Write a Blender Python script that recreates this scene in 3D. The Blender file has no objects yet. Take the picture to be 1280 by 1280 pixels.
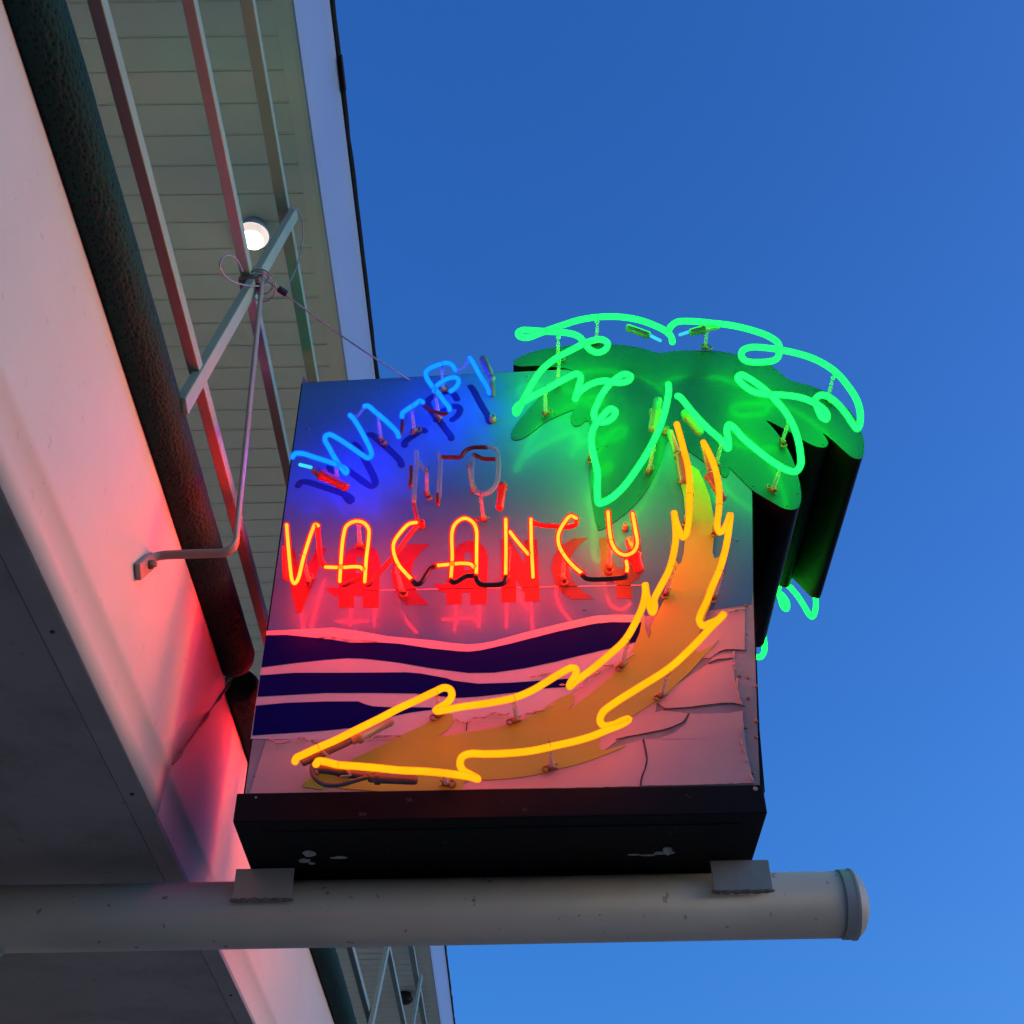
# Neon motel sign at dusk, seen from below.  Units: metres.  X = away from the facade, Y = along the street, Z = up.
import bpy, bmesh, math, random
from mathutils import Vector, Matrix, noise
from mathutils.geometry import tessellate_polygon
random.seed(7)
R = math.radians
sc = bpy.context.scene
COL = sc.collection
S = 0.095          # stand-off of the glass tubes from the sign face
T = 0.52           # depth of the sign cabinet
TR = 0.0058        # neon tube radius

# ---- measured outlines of the sign (x, z on the sign's own face plane) -------------------------------------------
DATA = {
  'tubes': {'blue': {'W': [[-0.4649, 3.4796], [-0.4604, 3.4894], [-0.4453, 3.4898], [-0.4195, 3.479], [-0.3797, 3.4611], [-0.3541, 3.4482], [-0.3429, 3.4368], [-0.3439, 3.4283], [-0.3536, 3.4419], [-0.371, 3.473], [-0.3876, 3.5077], [-0.3977, 3.5292], [-0.3974, 3.5429], [-0.3895, 3.5474], [-0.3719, 3.5365], [-0.3422, 3.5106], [-0.3128, 3.4832], [-0.2984, 3.4734], [-0.292, 3.4808], [-0.2943, 3.4961], [-0.3107, 3.5371], [-0.327, 3.5729], [-0.3399, 3.5972], [-0.3477, 3.6074]], 'I': [[-0.3164, 3.6364], [-0.3099, 3.6371], [-0.2901, 3.6162], [-0.26, 3.5806], [-0.2389, 3.5512], [-0.2349, 3.5374]], 'H': [[-0.2299, 3.6008], [-0.2297, 3.6109], [-0.2195, 3.6236], [-0.203, 3.6388], [-0.1906, 3.6509], [-0.1847, 3.6466]], 'F': [[-0.1225, 3.6207], [-0.124, 3.6289], [-0.1359, 3.6497], [-0.1509, 3.6791], [-0.1659, 3.7025], [-0.1784, 3.7304], [-0.1803, 3.7477], [-0.1719, 3.7605], [-0.1531, 3.7722], [-0.1327, 3.7792], [-0.1208, 3.7732], [-0.111, 3.7526]], 'Fa': [[-0.1591, 3.6834], [-0.1565, 3.696], [-0.1458, 3.7105], [-0.1229, 3.7271], [-0.1083, 3.7267], [-0.1029, 3.7138], [-0.1093, 3.6949], [-0.1207, 3.6826]], 'I2': [[-0.0782, 3.7955], [-0.0723, 3.7844], [-0.053, 3.7319], [-0.037, 3.6933], [-0.0328, 3.6731]]}, 'red': {'V': [[-0.4574, 3.2829], [-0.4483, 3.2267], [-0.4367, 3.1608], [-0.4311, 3.1366], [-0.4252, 3.1277], [-0.4201, 3.1363], [-0.4133, 3.197], [-0.4021, 3.268], [-0.3976, 3.2829], [-0.3915, 3.2798]], 'A1': [[-0.3348, 3.1314], [-0.3359, 3.1668], [-0.3363, 3.2496], [-0.3313, 3.2785], [-0.3158, 3.2898], [-0.2992, 3.2873], [-0.2857, 3.2699], [-0.2835, 3.2443], [-0.285, 3.1902], [-0.2844, 3.1296]], 'A1b': [[-0.3662, 3.1686], [-0.3327, 3.1667], [-0.3106, 3.1683], [-0.2962, 3.1668], [-0.2894, 3.1598]], 'C1': [[-0.1862, 3.2841], [-0.2008, 3.281], [-0.2193, 3.2557], [-0.2304, 3.2306], [-0.2299, 3.2056], [-0.2188, 3.1725], [-0.2019, 3.1479], [-0.1886, 3.1308]], 'A2': [[-0.1114, 3.1321], [-0.1094, 3.1866], [-0.1106, 3.2577], [-0.1031, 3.2811], [-0.0853, 3.2937], [-0.0688, 3.2834], [-0.0605, 3.2609], [-0.0598, 3.2187], [-0.0601, 3.1402]], 'A2b': [[-0.1434, 3.1677], [-0.1142, 3.1704], [-0.0889, 3.1727], [-0.0713, 3.1695], [-0.065, 3.1621]], 'N1': [[0.001, 3.2888], [0.0007, 3.2133], [-0.0009, 3.139]], 'N2': [[0.0093, 3.2543], [0.0266, 3.2244], [0.0459, 3.1941]], 'N3': [[0.054, 3.2877], [0.0531, 3.2247], [0.0539, 3.1588], [0.0542, 3.1347]], 'C2': [[0.1492, 3.2888], [0.138, 3.2955], [0.1223, 3.2751], [0.1097, 3.2446], [0.1101, 3.2152], [0.1202, 3.1881], [0.1364, 3.1612], [0.1559, 3.1386]], 'Y1': [[0.2168, 3.3048], [0.2163, 3.2637], [0.2196, 3.2171], [0.2309, 3.194], [0.2448, 3.1875], [0.2614, 3.1955], [0.2711, 3.216], [0.2706, 3.2498], [0.2681, 3.2993]], 'Y2': [[0.2451, 3.1711], [0.2458, 3.1549], [0.2426, 3.138]]}, 'green': {'L': [[0.4071, 3.8426], [0.4056, 3.858], [0.3943, 3.8771], [0.3682, 3.9002], [0.3321, 3.9231], [0.2875, 3.9376], [0.2341, 3.94], [0.1878, 3.9311], [0.1489, 3.9139], [0.114, 3.895], [0.087, 3.8778], [0.0602, 3.8618], [0.0434, 3.8645], [0.038, 3.8795], [0.0497, 3.8941], [0.0799, 3.894], [0.1175, 3.8874], [0.1549, 3.8779], [0.1806, 3.8648], [0.1946, 3.8458], [0.2082, 3.8213], [0.2262, 3.8114], [0.2454, 3.8204], [0.2511, 3.8388], [0.238, 3.8504], [0.2076, 3.8438], [0.1671, 3.8183], [0.125, 3.7888], [0.0906, 3.7513], [0.0674, 3.7063], [0.0482, 3.657], [0.0357, 3.6213], [0.0286, 3.6037], [0.0266, 3.6139], [0.034, 3.629], [0.0589, 3.6557], [0.0994, 3.6872], [0.1478, 3.7205], [0.1721, 3.7317], [0.1806, 3.7198], [0.1734, 3.6855], [0.1644, 3.6493], [0.1715, 3.6699], [0.1868, 3.6878], [0.2085, 3.7006], [0.2342, 3.7053], [0.2701, 3.6992], [0.2908, 3.7093], [0.2983, 3.7262], [0.2854, 3.7346], [0.2563, 3.7101], [0.23, 3.6686], [0.2132, 3.6276], [0.2042, 3.5973], [0.209, 3.5772], [0.2294, 3.5767], [0.2481, 3.5924], [0.2535, 3.6089], [0.2443, 3.6142], [0.2213, 3.5869], [0.1995, 3.5476], [0.1938, 3.5087], [0.1967, 3.4703], [0.2017, 3.4233], [0.198, 3.3685], [0.1987, 3.3305], [0.2028, 3.3279], [0.2224, 3.3386], [0.2533, 3.3738], [0.2921, 3.4374], [0.3205, 3.4888], [0.3466, 3.5466], [0.3652, 3.6011], [0.3753, 3.642], [0.3819, 3.6757], [0.3832, 3.6967]], 'R': [[0.4023, 3.8838], [0.408, 3.8952], [0.4267, 3.911], [0.4708, 3.9141], [0.5086, 3.9121], [0.5531, 3.9035], [0.5993, 3.881], [0.6368, 3.8544], [0.6573, 3.8296], [0.6582, 3.8044], [0.6476, 3.7798], [0.6296, 3.7708], [0.5763, 3.772], [0.5651, 3.7844], [0.5697, 3.8037], [0.5898, 3.8143], [0.6308, 3.8145], [0.6742, 3.8069], [0.7089, 3.7922], [0.7414, 3.7667], [0.7742, 3.7253], [0.7945, 3.6796], [0.8073, 3.6351], [0.808, 3.5942], [0.7982, 3.5544], [0.7892, 3.5407], [0.7832, 3.5497], [0.7725, 3.5849], [0.7581, 3.6208], [0.7413, 3.6458], [0.7282, 3.6524], [0.7144, 3.6397], [0.7145, 3.6064], [0.7186, 3.576], [0.7253, 3.5684], [0.7296, 3.5859], [0.7221, 3.6088], [0.7031, 3.6322], [0.6772, 3.6483], [0.6425, 3.6558], [0.6069, 3.6576], [0.5756, 3.6651], [0.5536, 3.6876], [0.5449, 3.709], [0.5553, 3.721], [0.5716, 3.7127], [0.5997, 3.6813], [0.622, 3.6392], [0.6414, 3.5828], [0.6499, 3.528], [0.6499, 3.4701], [0.6438, 3.4302], [0.6311, 3.4156], [0.6149, 3.4201], [0.5879, 3.4431], [0.5587, 3.4768], [0.5298, 3.516], [0.5132, 3.5482], [0.5045, 3.5568], [0.4983, 3.5411], [0.498, 3.507], [0.4941, 3.4878], [0.4838, 3.5097], [0.4571, 3.5469], [0.4277, 3.5975], [0.4046, 3.6465], [0.3997, 3.6518]]}, 'yellow': {'L': [[0.3887, 3.5645], [0.3917, 3.526], [0.3952, 3.4777], [0.3986, 3.4305], [0.3964, 3.3708], [0.3886, 3.3086], [0.3815, 3.2654], [0.3727, 3.2379], [0.3662, 3.2317], [0.3597, 3.253], [0.3558, 3.2788], [0.3557, 3.2997], [0.3555, 3.2789], [0.3531, 3.2362], [0.3435, 3.1905], [0.3295, 3.1459], [0.308, 3.1025], [0.2925, 3.0697], [0.2919, 3.0528], [0.2868, 3.0414], [0.2834, 3.0549], [0.2798, 3.084], [0.2785, 3.1115], [0.2764, 3.0879], [0.2691, 3.0571], [0.2509, 3.0157], [0.2264, 2.9746], [0.1909, 2.9397], [0.1594, 2.9117], [0.1285, 2.8867], [0.1157, 2.8732], [0.1174, 2.8784], [0.127, 2.8939], [0.1292, 2.9097], [0.1206, 2.9141], [0.1039, 2.9067], [0.0736, 2.8862], [0.0466, 2.8676], [0.0142, 2.8511], [-0.0267, 2.84], [-0.0846, 2.8303], [-0.133, 2.8218], [-0.1308, 2.8268], [-0.1152, 2.84], [-0.1053, 2.8569], [-0.1079, 2.8714], [-0.1188, 2.875], [-0.1376, 2.8644], [-0.1719, 2.8445], [-0.2003, 2.8298], [-0.2326, 2.811], [-0.277, 2.787], [-0.3181, 2.765], [-0.3454, 2.7526], [-0.3696, 2.7396], [-0.3822, 2.7309], [-0.3833, 2.7223]], 'R': [[0.4414, 3.5045], [0.4492, 3.4694], [0.4568, 3.4199], [0.4578, 3.3605], [0.4511, 3.3073], [0.4424, 3.2641], [0.4451, 3.247], [0.4538, 3.2511], [0.4653, 3.2722], [0.472, 3.2903], [0.4624, 3.2424], [0.45, 3.1965], [0.4326, 3.1478], [0.4112, 3.1024], [0.3979, 3.0695], [0.3815, 3.0357], [0.3757, 3.0169], [0.3805, 3.0056], [0.3956, 3.0128], [0.4138, 3.0237], [0.4271, 3.0367], [0.4186, 3.0255], [0.3992, 3.0045], [0.3608, 2.9609], [0.3074, 2.9088], [0.2445, 2.8653], [0.1984, 2.8347], [0.174, 2.815], [0.1686, 2.7984], [0.1751, 2.7883], [0.1923, 2.788], [0.21, 2.7949], [0.2211, 2.798], [0.2096, 2.79], [0.1802, 2.7783], [0.151, 2.7665], [0.1221, 2.7576], [0.0802, 2.747], [0.0432, 2.7374], [0.0008, 2.7318], [-0.0414, 2.7301], [-0.0723, 2.7307], [-0.0849, 2.7246], [-0.0875, 2.712], [-0.0818, 2.7009], [-0.0692, 2.6922], [-0.0559, 2.6817], [-0.072, 2.6857], [-0.0886, 2.6885], [-0.1165, 2.6937], [-0.1528, 2.6991], [-0.1947, 2.703], [-0.244, 2.7102], [-0.2777, 2.714], [-0.3058, 2.7161], [-0.3286, 2.7213], [-0.3412, 2.7215], [-0.3449, 2.7153]]}},
  'black': {'black': [[[-0.0607, 3.139], [-0.0569, 3.125], [-0.0506, 3.1177], [-0.013, 3.1169], [-0.0042, 3.1219], [-0.0009, 3.1358]], [[0.1542, 3.1378], [0.1631, 3.1277], [0.2324, 3.129], [0.2405, 3.1309], [0.2425, 3.1368]], [[-0.1886, 3.1296], [-0.1804, 3.1215], [-0.1727, 3.1234], [-0.1548, 3.159], [-0.144, 3.1669]], [[-0.1116, 3.1301], [-0.1061, 3.124], [-0.0943, 3.1297], [-0.0818, 3.1394], [-0.0661, 3.1411]]], 'red': [[[-0.3368, 3.14], [-0.3283, 3.1319], [-0.313, 3.1387], [-0.2917, 3.1519]], [[-0.286, 3.137], [-0.2778, 3.1316], [-0.2633, 3.1546], [-0.2246, 3.2111], [-0.2038, 3.2527], [-0.1859, 3.2823]], [[-0.3936, 3.2866], [-0.3879, 3.2438], [-0.3783, 3.1936], [-0.3701, 3.1791]], [[0.059, 3.288], [0.0802, 3.2811], [0.1064, 3.2784], [0.1325, 3.2757], [0.1476, 3.2818], [0.1504, 3.2917]]]},
  'bluedark': [[[-0.2355, 3.5406], [-0.2309, 3.5491], [-0.2284, 3.5888], [-0.2299, 3.6049]], [[-0.1848, 3.6467], [-0.1757, 3.6321], [-0.1526, 3.6194], [-0.1326, 3.6141], [-0.1242, 3.6228]]],
  'blueglass': [[[-0.3461, 3.6053], [-0.3319, 3.605], [-0.3231, 3.621], [-0.3162, 3.6339]], [[-0.111, 3.7513], [-0.1, 3.7567], [-0.0898, 3.7695], [-0.0797, 3.789]]],
  'clear': [[[-0.1931, 3.4882], [-0.1916, 3.4616], [-0.1922, 3.4243], [-0.1936, 3.3877], [-0.1937, 3.3552], [-0.1933, 3.3445]], [[-0.1887, 3.4578], [-0.1807, 3.4464], [-0.1721, 3.4331]], [[-0.1434, 3.4814], [-0.1396, 3.4605], [-0.14, 3.4158], [-0.1403, 3.3505]], [[-0.0389, 3.5002], [-0.0251, 3.498], [-0.0155, 3.4844], [-0.0129, 3.4635], [-0.0132, 3.4242], [-0.0176, 3.3912], [-0.0311, 3.3679], [-0.0471, 3.3611], [-0.0619, 3.3704], [-0.0701, 3.3996], [-0.0703, 3.4403], [-0.0686, 3.4741]]],
  'clearred': [[[-0.1363, 3.4725], [-0.1157, 3.4713], [-0.0965, 3.4717], [-0.0857, 3.4897], [-0.072, 3.499], [-0.061, 3.5007], [-0.0389, 3.5002]], [[-0.0658, 3.4779], [-0.0554, 3.4708], [-0.0444, 3.4649], [-0.0225, 3.4637]], [[-0.2048, 3.4526], [-0.203, 3.4264], [-0.204, 3.397]], [[-0.1976, 3.3801], [-0.1939, 3.3507], [-0.1858, 3.3129]], [[-0.1439, 3.3611], [-0.1423, 3.3365]]],
  'boots': [['redcap', [-0.4213, -0.07, 3.4637], [-0.3408, -0.07, 3.408], 0.0116, 0.22], ['redcap', [-0.4634, -0.06, 3.2517], [-0.4523, -0.06, 3.1643], 0.0077, 0], ['redcap', [0.2612, -0.055, 3.2622], [0.2769, -0.055, 3.1738], 0.0119, 0.5], ['redcap', [-0.0039, -0.06, 3.4241], [-0.0121, -0.06, 3.3468], 0.0096, 0.1], ['boot', [-0.0475, -0.08, 3.8117], [-0.0293, -0.08, 3.7477], 0.0106, 0], ['boot', [-0.0263, -0.085, 3.7422], [-0.0245, 0.0, 3.7639], 0.0064, 0.05], ['boot', [0.3039, -0.08, 3.9152], [0.3573, -0.085, 3.8764], 0.0103, 0], ['boot', [0.5299, -0.08, 3.9159], [0.4535, -0.085, 3.8857], 0.01, 0.5], ['boot', [0.3603, -0.065, 3.6764], [0.3381, -0.06, 3.5795], 0.0122, 0.4], ['boot', [0.4136, -0.07, 3.6286], [0.4463, -0.065, 3.5597], 0.0115, 0.2], ['boot', [0.3753, -0.07, 3.5659], [0.3841, -0.07, 3.4972], 0.0091, 0], ['boot', [0.3908, -0.07, 3.4946], [0.3928, -0.06, 3.4166], 0.0117, 0.02], ['boot', [0.449, -0.065, 3.4387], [0.4727, -0.06, 3.3645], 0.0116, 0.02], ['boot', [0.446, -0.07, 3.5201], [0.4518, -0.07, 3.4387], 0.0082, 0], ['darkboot', [-0.3756, -0.075, 2.7304], [-0.2877, -0.07, 2.7802], 0.0078, 0], ['boot', [-0.2905, -0.07, 2.7786], [-0.2155, -0.065, 2.8251], 0.0106, 0.15], ['darkboot', [-0.3442, -0.08, 2.7175], [-0.2543, -0.07, 2.704], 0.0089, 0], ['darkboot', [-0.2542, -0.07, 2.7024], [-0.1641, -0.07, 2.6954], 0.0096, 0.15]],
  'wire': [[-0.3476, 2.7331], [-0.3552, 2.7236], [-0.3521, 2.7046], [-0.3337, 2.6871], [-0.3056, 2.6841], [-0.2755, 2.6922], [-0.2563, 2.6981]],
  'straps': [[[-0.3581, 2.7694], [-0.3485, 2.7578], [-0.3239, 2.7349]], [[-0.3043, 2.7186], [-0.2832, 2.6978], [-0.2997, 2.695]]],
  'sup': {'green': [[0.2341, 3.94], [0.1383, 3.8869], [0.1271, 3.7942], [0.0975, 3.6846], [0.201, 3.5427], [0.3224, 3.4939], [0.5012, 3.9134], [0.7778, 3.7252], [0.6448, 3.5817], [0.597, 3.4358], [0.4841, 3.5179]], 'yellow': [[0.3949, 3.4753], [0.3929, 3.3475], [0.4522, 3.3161], [0.3335, 3.1539], [0.4274, 3.1367], [0.2264, 2.9746], [0.2993, 2.9019], [-0.1333, 2.867], [0.0142, 2.8518], [0.0773, 2.7461], [-0.1151, 2.6937], [-0.3468, 2.7526], [-0.3058, 2.7161]], 'blue': [[-0.2871, 3.6129], [-0.2091, 3.6357], [-0.3762, 3.4864], [-0.1508, 3.677], [-0.1473, 3.7738]], 'red': [[-0.4123, 3.197], [-0.3141, 3.2898], [-0.2161, 3.1692], [0.0, 3.2133], [0.1193, 3.191], [0.2199, 3.2213], [-0.0471, 3.3611], [-0.0717, 3.4478], [-0.168, 3.4312]]},
  'leaf': [[0.0271, 3.8859], [0.042, 3.8971], [0.0617, 3.9106], [0.105, 3.9271], [0.1482, 3.9355], [0.2072, 3.9424], [0.2736, 3.9409], [0.3161, 3.9341], [0.3541, 3.9215], [0.3914, 3.9043], [0.4154, 3.9108], [0.4506, 3.9135], [0.4803, 3.9128], [0.5267, 3.9106], [0.5756, 3.8979], [0.6122, 3.8826], [0.6514, 3.8605], [0.6709, 3.8373], [0.6923, 3.8043], [0.7025, 3.7969], [0.7448, 3.7782], [0.7815, 3.7517], [0.8082, 3.7144], [0.8269, 3.6768], [0.834, 3.6297], [0.8341, 3.5889], [0.8292, 3.5613], [0.8188, 3.5367], [0.8091, 3.533], [0.7961, 3.5397], [0.7821, 3.5598], [0.7631, 3.5929], [0.743, 3.6183], [0.7488, 3.5983], [0.7497, 3.5831], [0.7412, 3.5722], [0.7268, 3.5725], [0.7071, 3.584], [0.6853, 3.6048], [0.6602, 3.6294], [0.6184, 3.663], [0.6316, 3.6341], [0.647, 3.5929], [0.6577, 3.5476], [0.663, 3.4936], [0.6626, 3.4458], [0.661, 3.4282], [0.6553, 3.4027], [0.6469, 3.3876], [0.6339, 3.3824], [0.614, 3.3874], [0.5927, 3.4063], [0.5713, 3.4254], [0.5545, 3.4422], [0.54, 3.4647], [0.5104, 3.5126], [0.51, 3.499], [0.504, 3.4856], [0.4949, 3.4839], [0.4903, 3.4946], [0.4722, 3.5144], [0.4501, 3.5384], [0.4246, 3.5672], [0.4031, 3.5852], [0.385, 3.6033], [0.3781, 3.5999], [0.3614, 3.5462], [0.3381, 3.4882], [0.3047, 3.4272], [0.27, 3.384], [0.2368, 3.353], [0.2152, 3.3368], [0.203, 3.3326], [0.1995, 3.347], [0.1958, 3.3833], [0.1927, 3.4484], [0.1938, 3.5106], [0.1979, 3.5377], [0.2024, 3.5598], [0.2315, 3.5928], [0.2087, 3.5747], [0.2022, 3.6178], [0.2015, 3.6695], [0.1923, 3.6697], [0.1805, 3.6569], [0.1675, 3.6535], [0.1597, 3.6678], [0.16, 3.6887], [0.1665, 3.7082], [0.1494, 3.6995], [0.1266, 3.6868], [0.0964, 3.6665], [0.0661, 3.6351], [0.0401, 3.6136], [0.0219, 3.6115], [0.0166, 3.6259], [0.0244, 3.6525], [0.0492, 3.6964], [0.0841, 3.7492], [0.1233, 3.7948], [0.155, 3.8247], [0.171, 3.8412], [0.1638, 3.8498], [0.1182, 3.861], [0.0798, 3.8653], [0.0452, 3.8638], [0.0261, 3.8699]],
  'panel': [[-0.489, 2.711], [0.4625, 2.714], [0.475, 2.82], [0.515, 3.16], [0.553, 3.44], [0.585, 3.8], [-0.489, 3.821]],
  'painted': [[[[-0.4816, 3.2972], [-0.4557, 3.2966], [-0.4338, 3.2108], [-0.4068, 3.2969], [-0.3849, 3.2965], [-0.4238, 3.1239], [-0.4341, 3.1241]]], [[[-0.3479, 3.1352], [-0.3502, 3.1657], [-0.361, 3.1659], [-0.3792, 3.1881], [-0.3519, 3.1875], [-0.3489, 3.2428], [-0.343, 3.2769], [-0.3327, 3.2963], [-0.313, 3.3046], [-0.2925, 3.3011], [-0.2764, 3.2842], [-0.2682, 3.2582], [-0.2674, 3.2242], [-0.2646, 3.1335], [-0.298, 3.1342], [-0.3, 3.1647], [-0.3179, 3.165], [-0.3158, 3.1346]], [[-0.3177, 3.2252], [-0.32, 3.2678], [-0.3128, 3.2763], [-0.3039, 3.2675], [-0.3012, 3.2249]]], [[[-0.2099, 3.3025], [-0.1626, 3.3024], [-0.1805, 3.2823], [-0.1964, 3.2567], [-0.2004, 3.2312], [-0.1976, 3.2018], [-0.185, 3.1685], [-0.1613, 3.1387], [-0.2066, 3.1392], [-0.2256, 3.1652], [-0.2384, 3.1943], [-0.2432, 3.2237], [-0.2396, 3.2533], [-0.2274, 3.2789]]], [[[-0.1246, 3.1396], [-0.1252, 3.1701], [-0.136, 3.1703], [-0.1529, 3.1926], [-0.1257, 3.192], [-0.1194, 3.2474], [-0.1116, 3.2817], [-0.1001, 3.3011], [-0.0799, 3.3095], [-0.0596, 3.306], [-0.0444, 3.289], [-0.0377, 3.2629], [-0.0388, 3.2288], [-0.0413, 3.1379], [-0.0747, 3.1386], [-0.0749, 3.1691], [-0.0929, 3.1695], [-0.0925, 3.1389]], [[-0.0892, 3.2298], [-0.089, 3.2726], [-0.0814, 3.2811], [-0.0729, 3.2722], [-0.0726, 3.2295]]], [[[-0.0092, 3.3106], [0.0094, 3.3103], [0.0401, 3.2433], [0.0416, 3.3105], [0.0687, 3.3099], [0.0691, 3.2342], [0.069, 3.143], [0.0385, 3.1436], [0.039, 3.1639], [0.021, 3.2015], [0.02, 3.1419], [-0.0102, 3.1425]]], [[[0.1473, 3.3114], [0.1783, 3.3129], [0.1557, 3.2884], [0.1374, 3.2584], [0.1329, 3.2329], [0.1363, 3.1992], [0.1531, 3.1739], [0.1826, 3.1463], [0.1355, 3.1465], [0.1168, 3.1665], [0.1016, 3.1957], [0.0962, 3.2294], [0.1025, 3.2635], [0.1222, 3.2934]]], [[[0.2026, 3.3116], [0.2264, 3.3119], [0.2232, 3.2653], [0.2325, 3.2309], [0.2517, 3.222], [0.263, 3.2387], [0.2677, 3.2992], [0.2917, 3.3031], [0.2889, 3.2297], [0.2814, 3.2004], [0.2615, 3.1862], [0.2607, 3.1472], [0.2305, 3.147], [0.2309, 3.1856], [0.2104, 3.1977], [0.2026, 3.2315]]]],
  'white': [[-0.4904, 3.0789], [-0.418, 3.0814], [-0.3544, 3.084], [-0.306, 3.0752], [-0.2415, 3.0603], [-0.1538, 3.0489], [-0.1125, 3.0412], [-0.0777, 3.0374], [-0.0524, 3.0392], [-0.0271, 3.0445], [0.0366, 3.0645], [0.101, 3.0828], [0.1496, 3.0952], [0.181, 3.1031], [0.2229, 3.105], [0.2839, 3.103], [0.2789, 3.0451], [0.264, 3.0186], [0.2462, 2.9925], [0.214, 2.9782], [0.1718, 2.9495], [0.1188, 2.9134], [0.0811, 2.8856], [0.0322, 2.8672], [-0.0583, 2.8602], [-0.1181, 2.8372], [-0.2029, 2.8265], [-0.2595, 2.8262], [-0.3604, 2.8227], [-0.4583, 2.8259], [-0.4918, 2.8273]],
  'navy': [[[-0.4901, 3.0672], [-0.4484, 3.0672], [-0.4002, 3.0608], [-0.3552, 3.0537], [-0.3166, 3.0453], [-0.2565, 3.0448], [-0.2216, 3.0411], [-0.2167, 3.0406], [-0.1532, 3.0279], [-0.0964, 3.0199], [-0.0776, 3.0187], [-0.0524, 3.0217], [0.0044, 3.0362], [0.1002, 3.064], [0.1906, 3.0845], [0.1733, 3.0815], [0.212, 3.0862], [0.2807, 3.084], [0.2774, 3.0567], [0.2672, 3.0376], [0.2012, 3.0198], [0.1373, 3.0031], [0.0974, 2.9919], [0.0346, 2.9771], [-0.0276, 2.968], [-0.0772, 2.9682], [-0.1519, 2.9808], [-0.2147, 2.9951], [-0.2384, 2.9993], [-0.2888, 3.0067], [-0.3203, 3.0084], [-0.3638, 3.0055], [-0.4256, 2.9985], [-0.4901, 2.9893]], [[-0.49, 2.9704], [-0.4233, 2.975], [-0.3301, 2.9732], [-0.237, 2.9721], [-0.2013, 2.9718], [-0.1733, 2.9686], [-0.1203, 2.9562], [-0.1079, 2.9504], [-0.0585, 2.9422], [0.0031, 2.9431], [0.0648, 2.947], [0.1236, 2.951], [0.1293, 2.9421], [0.1135, 2.9315], [0.0642, 2.9289], [0.015, 2.9208], [-0.0584, 2.9125], [-0.0981, 2.9104], [-0.1502, 2.9176], [-0.1794, 2.9221], [-0.2653, 2.9252], [-0.3572, 2.927], [-0.4486, 2.9227], [-0.4897, 2.9209]], [[-0.4902, 2.9003], [-0.4315, 2.9055], [-0.3556, 2.9072], [-0.2916, 2.906], [-0.279, 2.8997], [-0.2635, 2.8944], [-0.233, 2.8917], [-0.1874, 2.8908], [-0.1485, 2.8894], [-0.1478, 2.8844], [-0.187, 2.8795], [-0.2319, 2.8695], [-0.2907, 2.8481], [-0.3501, 2.8417], [-0.4096, 2.8383], [-0.4891, 2.834]]],
  'sandL': [[-0.4611, 2.824], [-0.4377, 2.8221], [-0.3962, 2.8234], [-0.3603, 2.8213], [-0.3189, 2.8246], [-0.2593, 2.8235], [-0.2023, 2.8272], [-0.1484, 2.8533], [-0.1184, 2.8527], [-0.1005, 2.8639], [-0.0884, 2.8556], [-0.0764, 2.8599], [-0.0523, 2.8629], [-0.0221, 2.8735], [-0.001, 2.8689], [0.0201, 2.8657], [0.0504, 2.8721], [0.0841, 2.8856], [0.1092, 2.9028], [0.1473, 2.9327], [0.183, 2.9631], [0.1533, 2.9498], [0.1855, 2.9713], [0.2309, 2.9966], [0.27, 3.0147], [0.2916, 3.0449], [0.3096, 2.9689], [0.2811, 2.8615], [0.2422, 2.8276], [0.2018, 2.8063], [0.1799, 2.7882], [0.2527, 2.8104], [0.256, 2.7867], [0.2572, 2.7667], [0.2517, 2.747], [0.2445, 2.7309], [0.2409, 2.7125], [-0.2237, 2.7081], [-0.4795, 2.7091]],
  'sand': [[[0.4429, 3.1133], [0.4658, 3.1153], [0.4924, 3.1163], [0.4767, 3.0128], [0.4397, 3.0136], [0.4216, 3.0079], [0.4026, 2.9932], [0.3562, 2.9978]], [[0.4089, 2.9938], [0.4289, 3.0032], [0.4548, 3.0042], [0.4534, 2.994], [0.418, 2.991], [0.4015, 2.9838]], [[0.3977, 2.9783], [0.4264, 2.9833], [0.4497, 2.99], [0.4476, 2.9441], [0.4504, 2.9078], [0.453, 2.887], [0.4232, 2.8869], [0.3618, 2.8817], [0.304, 2.8793], [0.2843, 2.8967], [0.3506, 2.946]], [[0.3004, 2.8737], [0.3243, 2.8705], [0.3465, 2.8665], [0.3372, 2.85], [0.3025, 2.8333], [0.2598, 2.8239], [0.2175, 2.8172], [0.2037, 2.8113], [0.2196, 2.8453], [0.257, 2.862]], [[0.3504, 2.8664], [0.3871, 2.8647], [0.4205, 2.8658], [0.4525, 2.8701], [0.4493, 2.8236], [0.4477, 2.7697], [0.4524, 2.7146], [0.3254, 2.7132], [0.2444, 2.7131], [0.2482, 2.7308], [0.2543, 2.747], [0.2595, 2.7666], [0.2586, 2.79], [0.2575, 2.811], [0.2825, 2.8115], [0.3197, 2.8261], [0.3411, 2.8447]]],
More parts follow.
